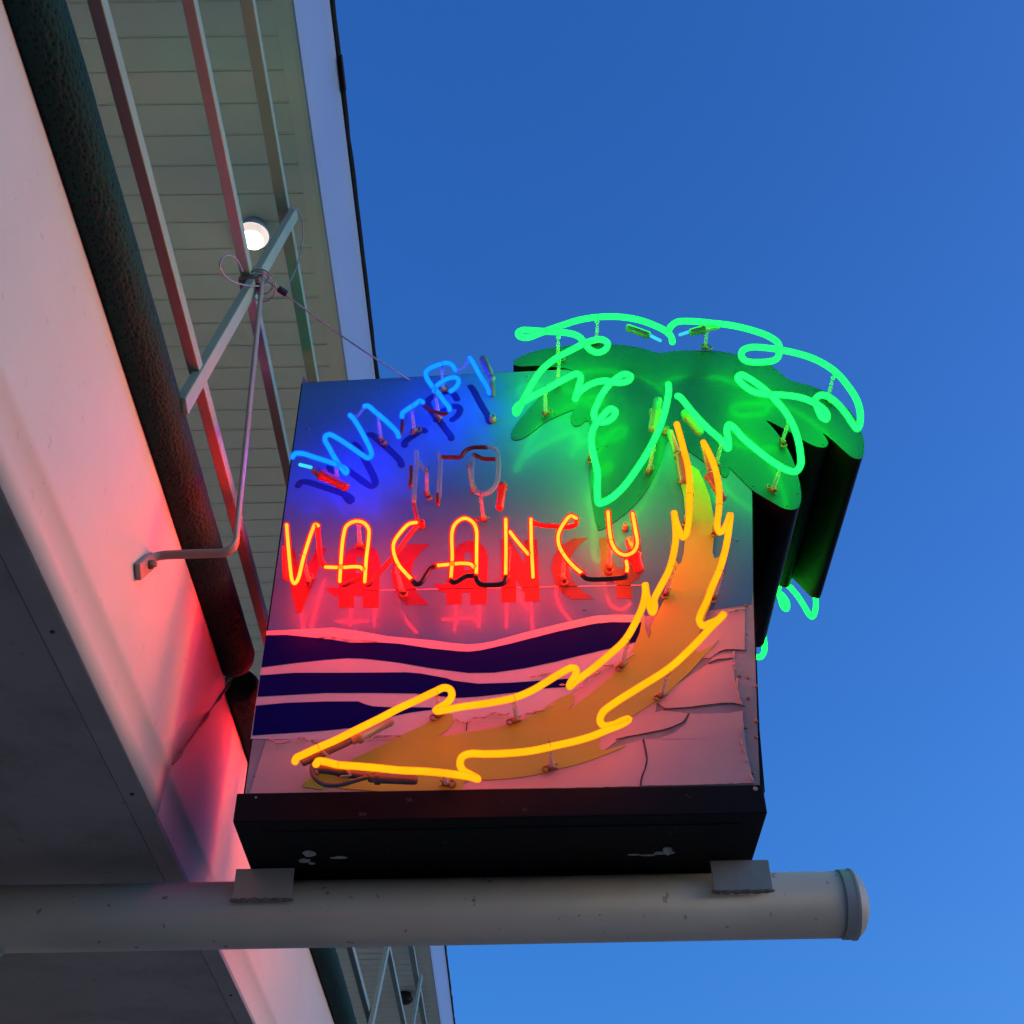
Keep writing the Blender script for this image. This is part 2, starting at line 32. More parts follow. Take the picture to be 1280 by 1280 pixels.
  'trunk': [[0.3887, 3.5645], [0.3917, 3.526], [0.3952, 3.4777], [0.3986, 3.4305], [0.3964, 3.3708], [0.3886, 3.3086], [0.3815, 3.2654], [0.3727, 3.2379], [0.3662, 3.2317], [0.3597, 3.253], [0.3558, 3.2788], [0.3557, 3.2997], [0.3555, 3.2789], [0.3531, 3.2362], [0.3435, 3.1905], [0.3295, 3.1459], [0.308, 3.1025], [0.2925, 3.0697], [0.2919, 3.0528], [0.2868, 3.0414], [0.2834, 3.0549], [0.2798, 3.084], [0.2785, 3.1115], [0.2764, 3.0879], [0.2691, 3.0571], [0.2509, 3.0157], [0.2264, 2.9746], [0.1909, 2.9397], [0.1594, 2.9117], [0.1285, 2.8867], [0.1157, 2.8732], [0.1174, 2.8784], [0.127, 2.8939], [0.1292, 2.9097], [0.1206, 2.9141], [0.1039, 2.9067], [0.0736, 2.8862], [0.0466, 2.8676], [0.0142, 2.8511], [-0.0267, 2.84], [-0.0846, 2.8303], [-0.133, 2.8218], [-0.1308, 2.8268], [-0.1152, 2.84], [-0.1053, 2.8569], [-0.1079, 2.8714], [-0.1188, 2.875], [-0.1376, 2.8644], [-0.1719, 2.8445], [-0.2003, 2.8298], [-0.2326, 2.811], [-0.277, 2.787], [-0.3181, 2.765], [-0.3454, 2.7526], [-0.3696, 2.7396], [-0.3822, 2.7309], [-0.3833, 2.7223], [-0.3449, 2.7153], [-0.3412, 2.7215], [-0.3286, 2.7213], [-0.3058, 2.7161], [-0.2777, 2.714], [-0.244, 2.7102], [-0.1947, 2.703], [-0.1528, 2.6991], [-0.1165, 2.6937], [-0.0886, 2.6885], [-0.072, 2.6857], [-0.0559, 2.6817], [-0.0692, 2.6922], [-0.0818, 2.7009], [-0.0875, 2.712], [-0.0849, 2.7246], [-0.0723, 2.7307], [-0.0414, 2.7301], [0.0008, 2.7318], [0.0432, 2.7374], [0.0802, 2.747], [0.1221, 2.7576], [0.151, 2.7665], [0.1802, 2.7783], [0.2096, 2.79], [0.2211, 2.798], [0.21, 2.7949], [0.1923, 2.788], [0.1751, 2.7883], [0.1686, 2.7984], [0.174, 2.815], [0.1984, 2.8347], [0.2445, 2.8653], [0.3074, 2.9088], [0.3608, 2.9609], [0.3992, 3.0045], [0.4186, 3.0255], [0.4271, 3.0367], [0.4138, 3.0237], [0.3956, 3.0128], [0.3805, 3.0056], [0.3757, 3.0169], [0.3815, 3.0357], [0.3979, 3.0695], [0.4112, 3.1024], [0.4326, 3.1478], [0.45, 3.1965], [0.4624, 3.2424], [0.472, 3.2903], [0.4653, 3.2722], [0.4538, 3.2511], [0.4451, 3.247], [0.4424, 3.2641], [0.4511, 3.3073], [0.4578, 3.3605], [0.4568, 3.4199], [0.4492, 3.4694], [0.4414, 3.5045]],
  'lamp': [-0.978, 0.917, 5.7],
  'lamp2': [-0.982, 9.276, 5.7],
  'guy': [-0.201, 0.02, 3.869],
  'curls': [[[-0.4587, 2.8239], [-0.4496, 2.8224], [-0.4372, 2.8174], [-0.4254, 2.8185], [-0.4168, 2.8217]], [[-0.4004, 2.8214], [-0.3901, 2.8226], [-0.378, 2.82]], [[-0.2635, 2.8195], [-0.2535, 2.8268], [-0.2357, 2.8271], [-0.203, 2.8285]], [[-0.1005, 2.8628], [-0.0884, 2.8546], [-0.0793, 2.8554], [-0.0643, 2.8621], [-0.0463, 2.8618], [-0.0251, 2.8736], [-0.01, 2.8726], [0.002, 2.8703]], [[0.0322, 2.869], [0.0505, 2.8749], [0.0626, 2.8761], [0.0842, 2.8884]], [[0.1012, 2.9318], [0.1228, 2.9332], [0.1472, 2.9301], [0.1507, 2.9381], [0.1831, 2.9638]], [[0.1498, 2.9426], [0.163, 2.957], [0.1822, 2.9677]], [[0.1889, 2.975], [0.2111, 2.982]], [[0.2335, 2.989], [0.2536, 3.0067]], [[0.454, 3.0034], [0.4504, 2.981], [0.4504, 2.9624]], [[0.4502, 2.9404], [0.4493, 2.9114], [0.4523, 2.8863]], [[0.4439, 2.8341], [0.442, 2.8033], [0.4441, 2.7865], [0.4436, 2.7615]], [[0.4488, 2.7302], [0.4512, 2.7147]], [[0.4584, 3.1082], [0.4717, 3.1112], [0.4883, 3.1148]], [[0.0435, 2.9566], [0.0652, 2.9599], [0.1088, 2.9664]], [[-0.381, 3.0593], [-0.3554, 3.0568], [-0.3296, 3.0505], [-0.285, 3.0454]], [[-0.2852, 3.0496], [-0.263, 3.048]]],
  'cracks': [[[0.2557, 2.811], [0.2583, 2.79], [0.2592, 2.7667], [0.2531, 2.747], [0.2459, 2.7308], [0.2412, 2.7132]], [[-0.0793, 2.8554], [-0.0807, 2.8365]], [[0.3005, 2.8751], [0.3433, 2.8785], [0.3895, 2.8847], [0.4354, 2.8874], [0.4586, 2.8791]], [[0.2037, 2.8113], [0.2263, 2.816], [0.2597, 2.8232], [0.3024, 2.8327], [0.3338, 2.8465], [0.3479, 2.8654]], [[0.4231, 3.0071], [0.4396, 3.0128], [0.4801, 3.0105]], [[0.401, 2.9801], [0.4176, 2.9884], [0.4493, 2.9915]]],
  'rivets': [[0.496, 3.1235, 0], [0.468, 2.8985, 0], [0.4737, 2.9472, 0], [0.4578, 2.9512, 0], [0.4758, 2.8473, 0], [0.4708, 2.813, 0], [0.4883, 2.9269, 0], [0.4538, 2.8339, 0], [0.4532, 2.7367, 0]],
  'wells': [[-0.0258, 3.6764, 0.0075, 'boot'], [-0.1821, 3.353, 0.0065, 'redcap'], [0.3786, 3.6279, 0.007, 'boot'], [0.2614, 3.3357, 0.006, 'boot'], [-0.276, 3.6016, 0.004, 'clip']],
  'electrodes': [[[0.3596, 3.8787], [0.3806, 3.861]], [[0.4304, 3.8811], [0.4544, 3.892]], [[-0.4488, 3.4672], [-0.4247, 3.4591]]],
  'loopA': [[-0.555, -0.1158, 4.3796], [-0.555, -0.0587, 4.4485], [-0.555, -0.0035, 4.4881], [-0.555, 0.0316, 4.4791], [-0.555, 0.047, 4.4178], [-0.555, 0.0291, 4.3266], [-0.555, -0.0129, 4.202], [-0.555, -0.0626, 4.0999], [-0.555, -0.1096, 4.0358]],
  'loopB': [[-0.557, -0.3991, 3.7447], [-0.557, -0.4477, 3.7191], [-0.557, -0.4946, 3.6736], [-0.557, -0.5306, 3.6192], [-0.557, -0.5392, 3.5814], [-0.557, -0.5103, 3.5924], [-0.557, -0.4634, 3.6324], [-0.557, -0.3995, 3.6997], [-0.557, -0.2853, 3.8365], [-0.557, -0.1822, 3.9714]],
}

# ---------------------------------------------------------------- materials
def new_mat(name):
    m = bpy.data.materials.new(name); m.use_nodes = True
    nt = m.node_tree; nt.nodes.clear()
    return m, nt, nt.nodes, nt.links

def paint(name, col, rough=0.45, var=0.12, scale=9.0, grime=0.25, gcol=(0.09, 0.075, 0.06), bump=0.06, bscale=60, metal=0.0,
          coat=0.0, coat_rough=0.1, spots=0.0, spotcol=(0.12, 0.05, 0.03), spec=0.5, gscale=3.0):
    m, nt, N, L = new_mat(name)
    out = N.new('ShaderNodeOutputMaterial'); b = N.new('ShaderNodeBsdfPrincipled')
    L.new(b.outputs[0], out.inputs[0])
    tc = N.new('ShaderNodeTexCoord')
    n1 = N.new('ShaderNodeTexNoise'); n1.inputs['Scale'].default_value = scale; n1.inputs['Detail'].default_value = 8
    L.new(tc.outputs['Object'], n1.inputs['Vector'])
    mr = N.new('ShaderNodeMapRange'); mr.inputs[1].default_value = 0.3; mr.inputs[2].default_value = 0.7
    mr.inputs[3].default_value = 1 - var; mr.inputs[4].default_value = 1 + var
    L.new(n1.outputs['Fac'], mr.inputs[0])
    mul = N.new('ShaderNodeVectorMath'); mul.operation = 'SCALE'; mul.inputs[0].default_value = col
    L.new(mr.outputs[0], mul.inputs['Scale'])
    n2 = N.new('ShaderNodeTexNoise'); n2.inputs['Scale'].default_value = gscale; n2.inputs['Detail'].default_value = 12; n2.inputs['Roughness'].default_value = 0.7
    L.new(tc.outputs['Object'], n2.inputs['Vector'])
    r2 = N.new('ShaderNodeMapRange'); r2.inputs[1].default_value = 0.48; r2.inputs[2].default_value = 0.75
    r2.inputs[3].default_value = 0; r2.inputs[4].default_value = grime
    L.new(n2.outputs['Fac'], r2.inputs[0])
    mx = N.new('ShaderNodeMixRGB'); mx.inputs[2].default_value = (*gcol, 1)
    L.new(r2.outputs[0], mx.inputs[0]); L.new(mul.outputs[0], mx.inputs[1])
    last = mx
    if spots:
        v = N.new('ShaderNodeTexNoise'); v.inputs['Scale'].default_value = 38; v.inputs['Detail'].default_value = 3
        L.new(tc.outputs['Object'], v.inputs['Vector'])
        r3 = N.new('ShaderNodeMapRange'); r3.inputs[1].default_value = 0.685; r3.inputs[2].default_value = 0.705
        r3.inputs[3].default_value = 0; r3.inputs[4].default_value = spots
        L.new(v.outputs['Fac'], r3.inputs[0])
        mx2 = N.new('ShaderNodeMixRGB'); mx2.inputs[2].default_value = (*spotcol, 1)
        L.new(r3.outputs[0], mx2.inputs[0]); L.new(last.outputs[0], mx2.inputs[1]); last = mx2
    L.new(last.outputs[0], b.inputs['Base Color'])
    rr = N.new('ShaderNodeMapRange'); rr.inputs[3].default_value = rough - 0.08; rr.inputs[4].default_value = rough + 0.14
    L.new(n2.outputs['Fac'], rr.inputs[0]); L.new(rr.outputs[0], b.inputs['Roughness'])
    b.inputs['Metallic'].default_value = metal
    b.inputs['Specular IOR Level'].default_value = spec
    if coat:
        b.inputs['Coat Weight'].default_value = coat; b.inputs['Coat Roughness'].default_value = coat_rough
    if bump:
        n3 = N.new('ShaderNodeTexNoise'); n3.inputs['Scale'].default_value = bscale; n3.inputs['Detail'].default_value = 4
        L.new(tc.outputs['Object'], n3.inputs['Vector'])
        bp = N.new('ShaderNodeBump'); bp.inputs['Strength'].default_value = bump; bp.inputs['Distance'].default_value = 0.01
        L.new(n3.outputs['Fac'], bp.inputs['Height']); L.new(bp.outputs[0], b.inputs['Normal'])
    return m

def emit(name, col, strength):
    m, nt, N, L = new_mat(name)
    out = N.new('ShaderNodeOutputMaterial'); e = N.new('ShaderNodeEmission')
    e.inputs[0].default_value = (*col, 1); e.inputs[1].default_value = strength
    tc = N.new('ShaderNodeTexCoord'); n = N.new('ShaderNodeTexNoise'); n.inputs['Scale'].default_value = 14; n.inputs['Detail'].default_value = 2
    L.new(tc.outputs['Object'], n.inputs['Vector'])
    mr = N.new('ShaderNodeMapRange'); mr.inputs[1].default_value = .3; mr.inputs[2].default_value = .7
    mr.inputs[3].default_value = strength*.86; mr.inputs[4].default_value = strength*1.14
    L.new(n.outputs['Fac'], mr.inputs[0]); L.new(mr.outputs[0], e.inputs[1])
    L.new(e.outputs[0], out.inputs[0])
    m.cycles.emission_sampling = 'AUTO'
    return m

EXP = 2**2.55
def gas(r, g, b):
    k = max(r, g, b)
    return (r/k, g/k, b/k), k/EXP

def glowglass(name, col, strength, t=0.75):
    # clear glass filled with glowing gas round the bright column
    m, nt, N, L = new_mat(name)
    out = N.new('ShaderNodeOutputMaterial'); e = N.new('ShaderNodeEmission'); tr = N.new('ShaderNodeBsdfTransparent'); a = N.new('ShaderNodeAddShader')
    e.inputs[0].default_value = (*col, 1); e.inputs[1].default_value = strength; tr.inputs[0].default_value = (t, t, t, 1)
    L.new(e.outputs[0], a.inputs[0]); L.new(tr.outputs[0], a.inputs[1]); L.new(a.outputs[0], out.inputs[0])
    m.cycles.emission_sampling = 'NONE'
    return m

def glass(name, col, tmix=0.62):
    m, nt, N, L = new_mat(name)
    out = N.new('ShaderNodeOutputMaterial'); tr = N.new('ShaderNodeBsdfTransparent'); g = N.new('ShaderNodeBsdfPrincipled'); mx = N.new('ShaderNodeMixShader')
    tr.inputs[0].default_value = (*col, 1); g.inputs['Base Color'].default_value = (*[c*.62 for c in col], 1); g.inputs['Roughness'].default_value = .10
    mx.inputs[0].default_value = 1 - tmix
    L.new(tr.outputs[0], mx.inputs[1]); L.new(g.outputs[0], mx.inputs[2]); L.new(mx.outputs[0], out.inputs[0])
    return m

def pebble(name):
    m, nt, N, L = new_mat(name)
    out = N.new('ShaderNodeOutputMaterial'); b = N.new('ShaderNodeBsdfPrincipled'); L.new(b.outputs[0], out.inputs[0])
    tc = N.new('ShaderNodeTexCoord'); mp = N.new('ShaderNodeMapping'); mp.inputs['Scale'].default_value = (1, 0.62, 1)
    L.new(tc.outputs['Object'], mp.inputs[0])
    w = N.new('ShaderNodeTexNoise'); w.inputs['Scale'].default_value = 60; w.inputs['Detail'].default_value = 2
    L.new(mp.outputs[0], w.inputs['Vector'])
    v = N.new('ShaderNodeTexVoronoi'); v.inputs['Scale'].default_value = 150; v.inputs['Randomness'].default_value = 1
    ad = N.new('ShaderNodeVectorMath'); ad.operation = 'MULTIPLY_ADD'; ad.inputs[1].default_value = (.006, .006, .006)
    L.new(w.outputs['Color'], ad.inputs[0]); L.new(mp.outputs[0], ad.inputs[2]); L.new(ad.outputs[0], v.inputs['Vector'])
    cr = N.new('ShaderNodeValToRGB'); cr.color_ramp.elements[0].position = .16; cr.color_ramp.elements[1].position = .34
    cr.color_ramp.elements[0].color = (.002, .004, .0035, 1); cr.color_ramp.elements[1].color = (.005, .056, .050, 1)
    L.new(v.outputs['Distance'], cr.inputs[0])
    n = N.new('ShaderNodeTexNoise'); n.inputs['Scale'].default_value = 6; n.inputs['Detail'].default_value = 6; L.new(tc.outputs['Object'], n.inputs['Vector'])
    mx = N.new('ShaderNodeMixRGB'); mx.blend_type = 'MULTIPLY'; mx.inputs[0].default_value = .7
    L.new(cr.outputs[0], mx.inputs[1]); L.new(n.outputs['Fac'], mx.inputs[2]); L.new(mx.outputs[0], b.inputs['Base Color'])
    b.inputs['Roughness'].default_value = .75; b.inputs['Specular IOR Level'].default_value = .2
    bp = N.new('ShaderNodeBump'); bp.inputs['Strength'].default_value = 1; bp.inputs['Distance'].default_value = .0020
    L.new(v.outputs['Distance'], bp.inputs['Height']); L.new(bp.outputs[0], b.inputs['Normal'])
    return m

M = dict(
    black=paint('black enamel', (.004, .004, .005), .5, .2, 6, .35, (.012, .011, .011), .10, 40, spec=.14, spots=.55, spotcol=(.05, .05, .055)),
    panel=paint('pale blue sign enamel', (.045, .175, .37), .36, .08, 5, .14, (.07, .12, .18), .015, 24, coat=.15, coat_rough=.07, spec=.3),
    white=paint('white vinyl', (.52, .46, .50), .42, .06, 6, .14, (.30, .24, .22), .03, 22, coat=.2, coat_rough=.15),
    sand=paint('sand coloured vinyl', (.54, .36, .34), .48, .07, 5, .18, (.30, .21, .18), .035, 18),
    navy=paint('navy vinyl', (.0015, .002, .105), .42, .08, 8, .05, (.002, .003, .06), .02, 26, spec=.05),
    metal=paint('weathered bare sheet metal', (.30, .285, .29), .5, .25, 14, .55, (.13, .10, .085), .10, 50, spots=.7),
    trunk=paint('yellow ochre vinyl', (.36, .42, .030), .42, .08, 7, .16, (.30, .15, .03), .03, 22),
    leaf=paint('leaf green enamel', (.005, .080, .080), .40, .10, 6, .18, (.02, .09, .04), .03, 24, coat=.2, coat_rough=.12),
    letter=paint('red painted lettering', (.095, .0015, .004), .42, .08, 9, .10, (.35, .02, .02), .02, 30),
    bluepaint=paint('deep blue painted lettering', (.006, .008, .13), .42, .08, 9, .05, (.01, .01, .05), .02, 30),
    post=paint('grey white pipe enamel', (.43, .41, .335), .42, .07, 4, .30, (.26, .22, .18), .05, 34, spots=.65),
    plate=paint('painted steel plate', (.41, .385, .325), .5, .08, 16, .30, (.22, .16, .12), .12, 60),
    weld=paint('weld bead', (.20, .15, .12), .6, .3, 60, .5, (.08, .05, .04), .4, 160),
    fascia=paint('white fascia paint', (.64, .55, .52), .60, .04, 3, .22, (.48, .40, .38), .025, 7, gscale=1.6, spots=.22, spotcol=(.30, .22, .20)),
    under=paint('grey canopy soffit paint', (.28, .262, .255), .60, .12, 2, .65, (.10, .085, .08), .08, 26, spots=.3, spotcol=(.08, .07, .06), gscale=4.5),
    strip=paint('grey painted edge strip', (.29, .27, .255), .55, .10, 6, .35, (.13, .10, .085), .06, 40, gscale=5),
    soffit=paint('cream vinyl soffit', (.72, .79, .63), .50, .04, 2, .14, (.36, .35, .28), .02, 30),
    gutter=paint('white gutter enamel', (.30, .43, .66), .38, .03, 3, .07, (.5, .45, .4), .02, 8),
    shingle=paint('dark roof shingle', (.018, .017, .018), .9, .3, 20, .3, (.05, .045, .04), .5, 60),
    rail=paint('pale green rail enamel', (.29, .39, .27), .40, .06, 9, .22, (.22, .20, .16), .05, 40),
    rod=paint('painted steel rod', (.25, .23, .19), .40, .08, 30, .3, (.25, .17, .12), .06, 60),
    clip=paint('rusty brass clip', (.30, .17, .10), .42, .3, 200, .5, (.10, .045, .03), .2, 300, metal=.6),
    tie=paint('copper tie wire', (.05, .03, .02), .5, .1, 50, .1, bump=0),
    redcap=paint('red silicone cap', (.36, .03, .025), .35, .1, 40, .15, (.35, .03, .03), .05, 90, coat=.2),
    boot=paint('translucent grey end boot', (.21, .21, .18), .32, .1, 40, .2, (.3, .27, .22), .05, 90, coat=.3),
    darkboot=paint('dark rubber end boot', (.075, .07, .075), .40, .15, 40, .2, (.14, .12, .12), .05, 90),
    blockout=paint('black blocking paint', (.018, .008, .008), .35, .2, 60, .2, (.05, .02, .02), .08, 120),
    blockred=paint('red blocking paint', (.24, .012, .012), .38, .2, 60, .25, (.20, .02, .02), .08, 120),
    wallp=paint('cream stucco', (.52, .50, .44), .8, .06, 3, .25, (.3, .26, .2), .4, 90),
    concrete=paint('concrete', (.34, .31, .265), .85, .15, 1.2, .4, (.10, .095, .09), .3, 40),
    cable=paint('steel cable', (.34, .30, .30), .45, .2, 90, .3, (.18, .12, .1), .2, 300, metal=.4),
    dark=paint('dark fixture', (.006, .006, .006), .5, .2, 20, .2),
    chip=paint('chipped pale paint', (.42, .40, .36), .7, .15, 80, .3, bump=.2, bscale=200),
    crack=paint('dark crack lines', (.03, .022, .02), .8, .3, 60, .2),
    pebble=pebble('dark green pebbled foam'),
    glass=glass('clear neon glass', (.93, .97, .96), .68),
    green=emit('green neon column', *gas(.035, 36.0, .40)),
    blue=emit('blue neon column', *gas(.012, .62, 46.0)),
    yellow=emit('yellow neon column', *gas(10.5, .74, .008)),
    red=emit('red neon column', *gas(330.0, 2.1, .12)),
    greenshell=glowglass('green neon glass', (.010, 1.0, .11), .55/EXP, .55),
    blueshell=glowglass('blue neon glass', (.004, .10, 1.0), .60/EXP, .50),
    yellowshell=glowglass('yellow neon glass', (1.0, .30, .003), .55/EXP, .55),
    redshell=glowglass('red neon glass', (1.0, .016, .008), .72/EXP, .36),
    cyan=emit('bare lit electrode glass', *gas(.05, .75, 1.0)),
    lamprim=emit('dim lamp rim', *gas(.95, .80, .74)),
    lamp=emit('lit floodlamp lens', *gas(9, 8.4, 7.2)),
)

# ---------------------------------------------------------------- mesh helpers
def thing(name, label, cat, loc, group=None, kind=None):
    o = bpy.data.objects.new(name, None); COL.objects.link(o); o.empty_display_size = .1
    o.location = loc; o['label'] = label; o['category'] = cat
    if group: o['group'] = group
    if kind: o['kind'] = kind
    return o

def base_of(p):
    v = Vector((0, 0, 0))
    while p is not None:
        v += p.location; p = p.parent
    return v

def obj(name, bm, mats, parent=None, smooth=False, label=None, loc=None, bevel=0):
    """bm is in world coordinates; links it as one mesh under parent."""
    if not isinstance(mats, (list, tuple)): mats = [mats]
    o0 = Vector(loc) if loc is not None else None
    if o0 is None: o0 = base_of(parent)
    bmesh.ops.translate(bm, verts=bm.verts, vec=-o0)
    me = bpy.data.meshes.new(name); bm.to_mesh(me); bm.free()
    for m in mats: me.materials.append(M[m])
    if smooth:
        for p in me.polygons: p.use_smooth = True
    o = bpy.data.objects.new(name, me); COL.objects.link(o)
    o.parent = parent; o.location = o0 - base_of(parent)
    if label: o['label'] = label
    if bevel:
        b = o.modifiers.new('bevel', 'BEVEL'); b.width = bevel; b.segments = 2; b.limit_method = 'ANGLE'
    return o

def add_box(bm, x0, x1, y0, y1, z0, z1, mi=0):
    v = [bm.verts.new(p) for p in ((x0,y0,z0),(x1,y0,z0),(x1,y1,z0),(x0,y1,z0),(x0,y0,z1),(x1,y0,z1),(x1,y1,z1),(x0,y1,z1))]
    for q in ((0,3,2,1),(4,5,6,7),(0,1,5,4),(1,2,6,5),(2,3,7,6),(3,0,4,7)):
        f = bm.faces.new([v[i] for i in q]); f.material_index = mi

def add_bar(bm, a, b, w, h, up=Vector((1, 0, 0)), mi=0):
    a, b = Vector(a), Vector(b); d = (b - a).normalized(); s = up - d*up.dot(d); s.normalize(); t = d.cross(s)
    vs = []
    for p in (a, b):
        for i, j in ((-1,-1),(1,-1),(1,1),(-1,1)): vs.append(bm.verts.new(p + s*(w/2*i) + t*(h/2*j)))
    for q in ((0,1,2,3),(7,6,5,4),(0,4,5,1),(1,5,6,2),(2,6,7,3),(3,7,4,0)):
        f = bm.faces.new([vs[i] for i in q]); f.material_index = mi
    return vs

def smooth_path(pts, n=5):
    P = [Vector(p) for p in pts]
    if len(P) < 3: return P
    out = []
    for i in range(len(P)-1):
        p0 = P[i-1] if i else P[0]*2 - P[1]
        p1, p2 = P[i], P[i+1]
        p3 = P[i+2] if i+2 < len(P) else P[-1]*2 - P[-2]
        # centripetal Catmull-Rom keeps hairpins from overshooting
        t0 = 0; t1 = t0 + max((p1-p0).length, 1e-6)**.5; t2 = t1 + max((p2-p1).length, 1e-6)**.5; t3 = t2 + max((p3-p2).length, 1e-6)**.5
        for k in range(n):
            t = t1 + (t2-t1)*k/n
            a1 = p0*((t1-t)/(t1-t0)) + p1*((t-t0)/(t1-t0)); a2 = p1*((t2-t)/(t2-t1)) + p2*((t-t1)/(t2-t1)); a3 = p2*((t3-t)/(t3-t2)) + p3*((t-t2)/(t3-t2))
            b1 = a1*((t2-t)/(t2-t0)) + a2*((t-t0)/(t2-t0)); b2 = a2*((t3-t)/(t3-t1)) + a3*((t-t1)/(t3-t1))
            out.append(b1*((t2-t)/(t2-t1)) + b2*((t-t1)/(t2-t1)))
    out.append(P[-1])
    return out

def add_tube(bm, path, r, sides=10, mi=0, caps=True, flat=1.0):
    P = [Vector(p) for p in path]
    P = [p for i, p in enumerate(P) if i == 0 or (p - P[i-1]).length > 1e-5]
    n = len(P)
    rad = r if callable(r) else (lambda i: r)
    tang = []
    for i in range(n):
        d = (P[min(i+1, n-1)] - P[max(i-1, 0)])
        if d.length < 1e-7: d = P[min(i+1, n-1)] - P[i] if i < n-1 else P[i] - P[i-1]
        tang.append(d.normalized())
    ref = Vector((0, 1, 0)) if abs(tang[0].y) < .9 else Vector((1, 0, 0))
    s = (ref - tang[0]*ref.dot(tang[0])).normalized()
    rings = []
    def ring(c, s, t, rr):
        u = t.cross(s)
        vs = []
        for k in range(sides):
            a = 2*math.pi*k/sides; q = s*math.cos(a)*rr + u*math.sin(a)*rr
            q.y *= flat
            vs.append(bm.verts.new(c + q))
        return vs
    ss = []
    for i in range(n):
        s = s - tang[i]*s.dot(tang[i]); s.normalize(); ss.append(s.copy())
    prof = []
    if caps:
        for a in (80, 50, 22): prof.append((-math.sin(R(a)), math.cos(R(a))))
    for (h, c) in prof: rings.append(ring(P[0] + tang[0]*h*rad(0), ss[0], tang[0], rad(0)*c))
    for i in range(n): rings.append(ring(P[i], ss[i], tang[i], rad(i)))
    for (h, c) in reversed(prof): rings.append(ring(P[-1] - tang[-1]*h*rad(n-1), ss[-1], tang[-1], rad(n-1)*c))
    for a, b in zip(rings[:-1], rings[1:]):
        for k in range(sides):
            f = bm.faces.new((a[k], a[(k+1) % sides], b[(k+1) % sides], b[k])); f.material_index = mi; f.smooth = True
    f = bm.faces.new(list(reversed(rings[0]))); f.material_index = mi
    f = bm.faces.new(rings[-1]); f.material_index = mi

def area2(p): return sum(p[i][0]*p[(i+1) % len(p)][1] - p[(i+1) % len(p)][0]*p[i][1] for i in range(len(p)))

def add_plate(bm, loops, y0, y1, mi=0, side_mi=None, back=True, back_mi=None):
    """outline(s) in (x,z); solid from y0 (front, faces -Y) to y1."""
    loops = [[Vector((x, 0, z)) for x, z in lp] for lp in loops]
    tris = tessellate_polygon([[Vector((v.x, v.z, 0)) for v in lp] for lp in loops])
    flat = [v for lp in loops for v in lp]
    F = [bm.verts.new((v.x, y0, v.z)) for v in flat]; Bk = [bm.verts.new((v.x, y1, v.z)) for v in flat]
    for t in tris:
        a, b, c = (flat[i] for i in t)
        n = (b-a).cross(c-a).y
        t = t if n < 0 else t[::-1]
        try: f = bm.faces.new([F[i] for i in t]); f.material_index = mi
        except ValueError: pass
        if back:
            try: f = bm.faces.new([Bk[i] for i in reversed(t)]); f.material_index = mi if back_mi is None else back_mi
            except ValueError: pass
    o = 0
    for lp in loops:
        n = len(lp)
        ccw = area2([(v.x, v.z) for v in lp]) > 0
        for i in range(n):
            j = (i+1) % n
            q = (F[o+i], F[o+j], Bk[o+j], Bk[o+i])
            if not ccw: q = q[::-1]
            try: f = bm.faces.new(q); f.material_index = mi if side_mi is None else side_mi
            except ValueError: pass
        o += n

def plate(name, loops, y0, y1, mat, parent, label=None, smoothn=0):
    bm = bmesh.new()
    if smoothn: loops = [[(p.x, p.z) for p in smooth_path([(x, 0, z) for x, z in lp], smoothn)] for lp in loops]
    add_plate(bm, loops, y0, y1)
    return obj(name, bm, mat, parent, label=label)

def add_torus(bm, c, axis, Rr, r, n=18, m=6, mi=0, arc=1.0):
    axis = Vector(axis).normalized(); s = axis.orthogonal().normalized(); t = axis.cross(s); c = Vector(c)
    k = int(n*arc)
    pts = [c + s*math.cos(2*math.pi*i/n)*Rr + t*math.sin(2*math.pi*i/n)*Rr for i in range(k+1)]
    add_tube(bm, pts, r, m, mi, caps=False)

def lathe(bm, prof, a, axis, sides=32, mi=0):
    """prof: list of (distance along axis, radius)"""
    a = Vector(a); axis = Vector(axis).normalized(); s = axis.orthogonal().normalized(); t = axis.cross(s)
    rings = []
    for h, r in prof:
        rings.append([bm.verts.new(a + axis*h + (s*math.cos(2*math.pi*k/sides) + t*math.sin(2*math.pi*k/sides))*max(r, 1e-4)) for k in range(sides)])
    for p, q in zip(rings[:-1], rings[1:]):
        for k in range(sides):
            f = bm.faces.new((p[k], p[(k+1) % sides], q[(k+1) % sides], q[k])); f.material_index = mi; f.smooth = True
    bm.faces.new(list(reversed(rings[0]))).material_index = mi
    bm.faces.new(rings[-1]).material_index = mi

# ================================================================ THE SIGN
sign = thing('motel_sign', 'neon vacancy sign with a glowing palm tree, standing on the grey pipe', 'sign', (0, T/2, 2.651))

def xz(p, y): return [(a, y, b) for a, b in p]

cab = [(p[0], p[1]) for p in DATA['panel']]
cab_out = [(-.4915, 2.700), (.471, 2.700), (.4805, 2.83), (.5175, 3.16), (.5555, 3.44), (.578, 3.68), (.42, 3.80), (.30, 3.864), (-.4915, 3.8235)]
plate('cabinet', [cab_out], .0015, T - .0015, 'black', sign)
inset = [(-.488, 2.7065), (.4625, 2.7065), (.475, 2.82), (.515, 3.16), (.553, 3.44), (.575, 3.678), (.418, 3.797), (.298, 3.860), (-.488, 3.820)]
backp = plate('face_panel', [inset], T + .0005, T - .004, 'metal', sign, label='rear face of bare metal')
face = plate('face_panel', [inset], -.001, .004, 'metal', sign, label='front face of weathered bare metal with painted sheets')
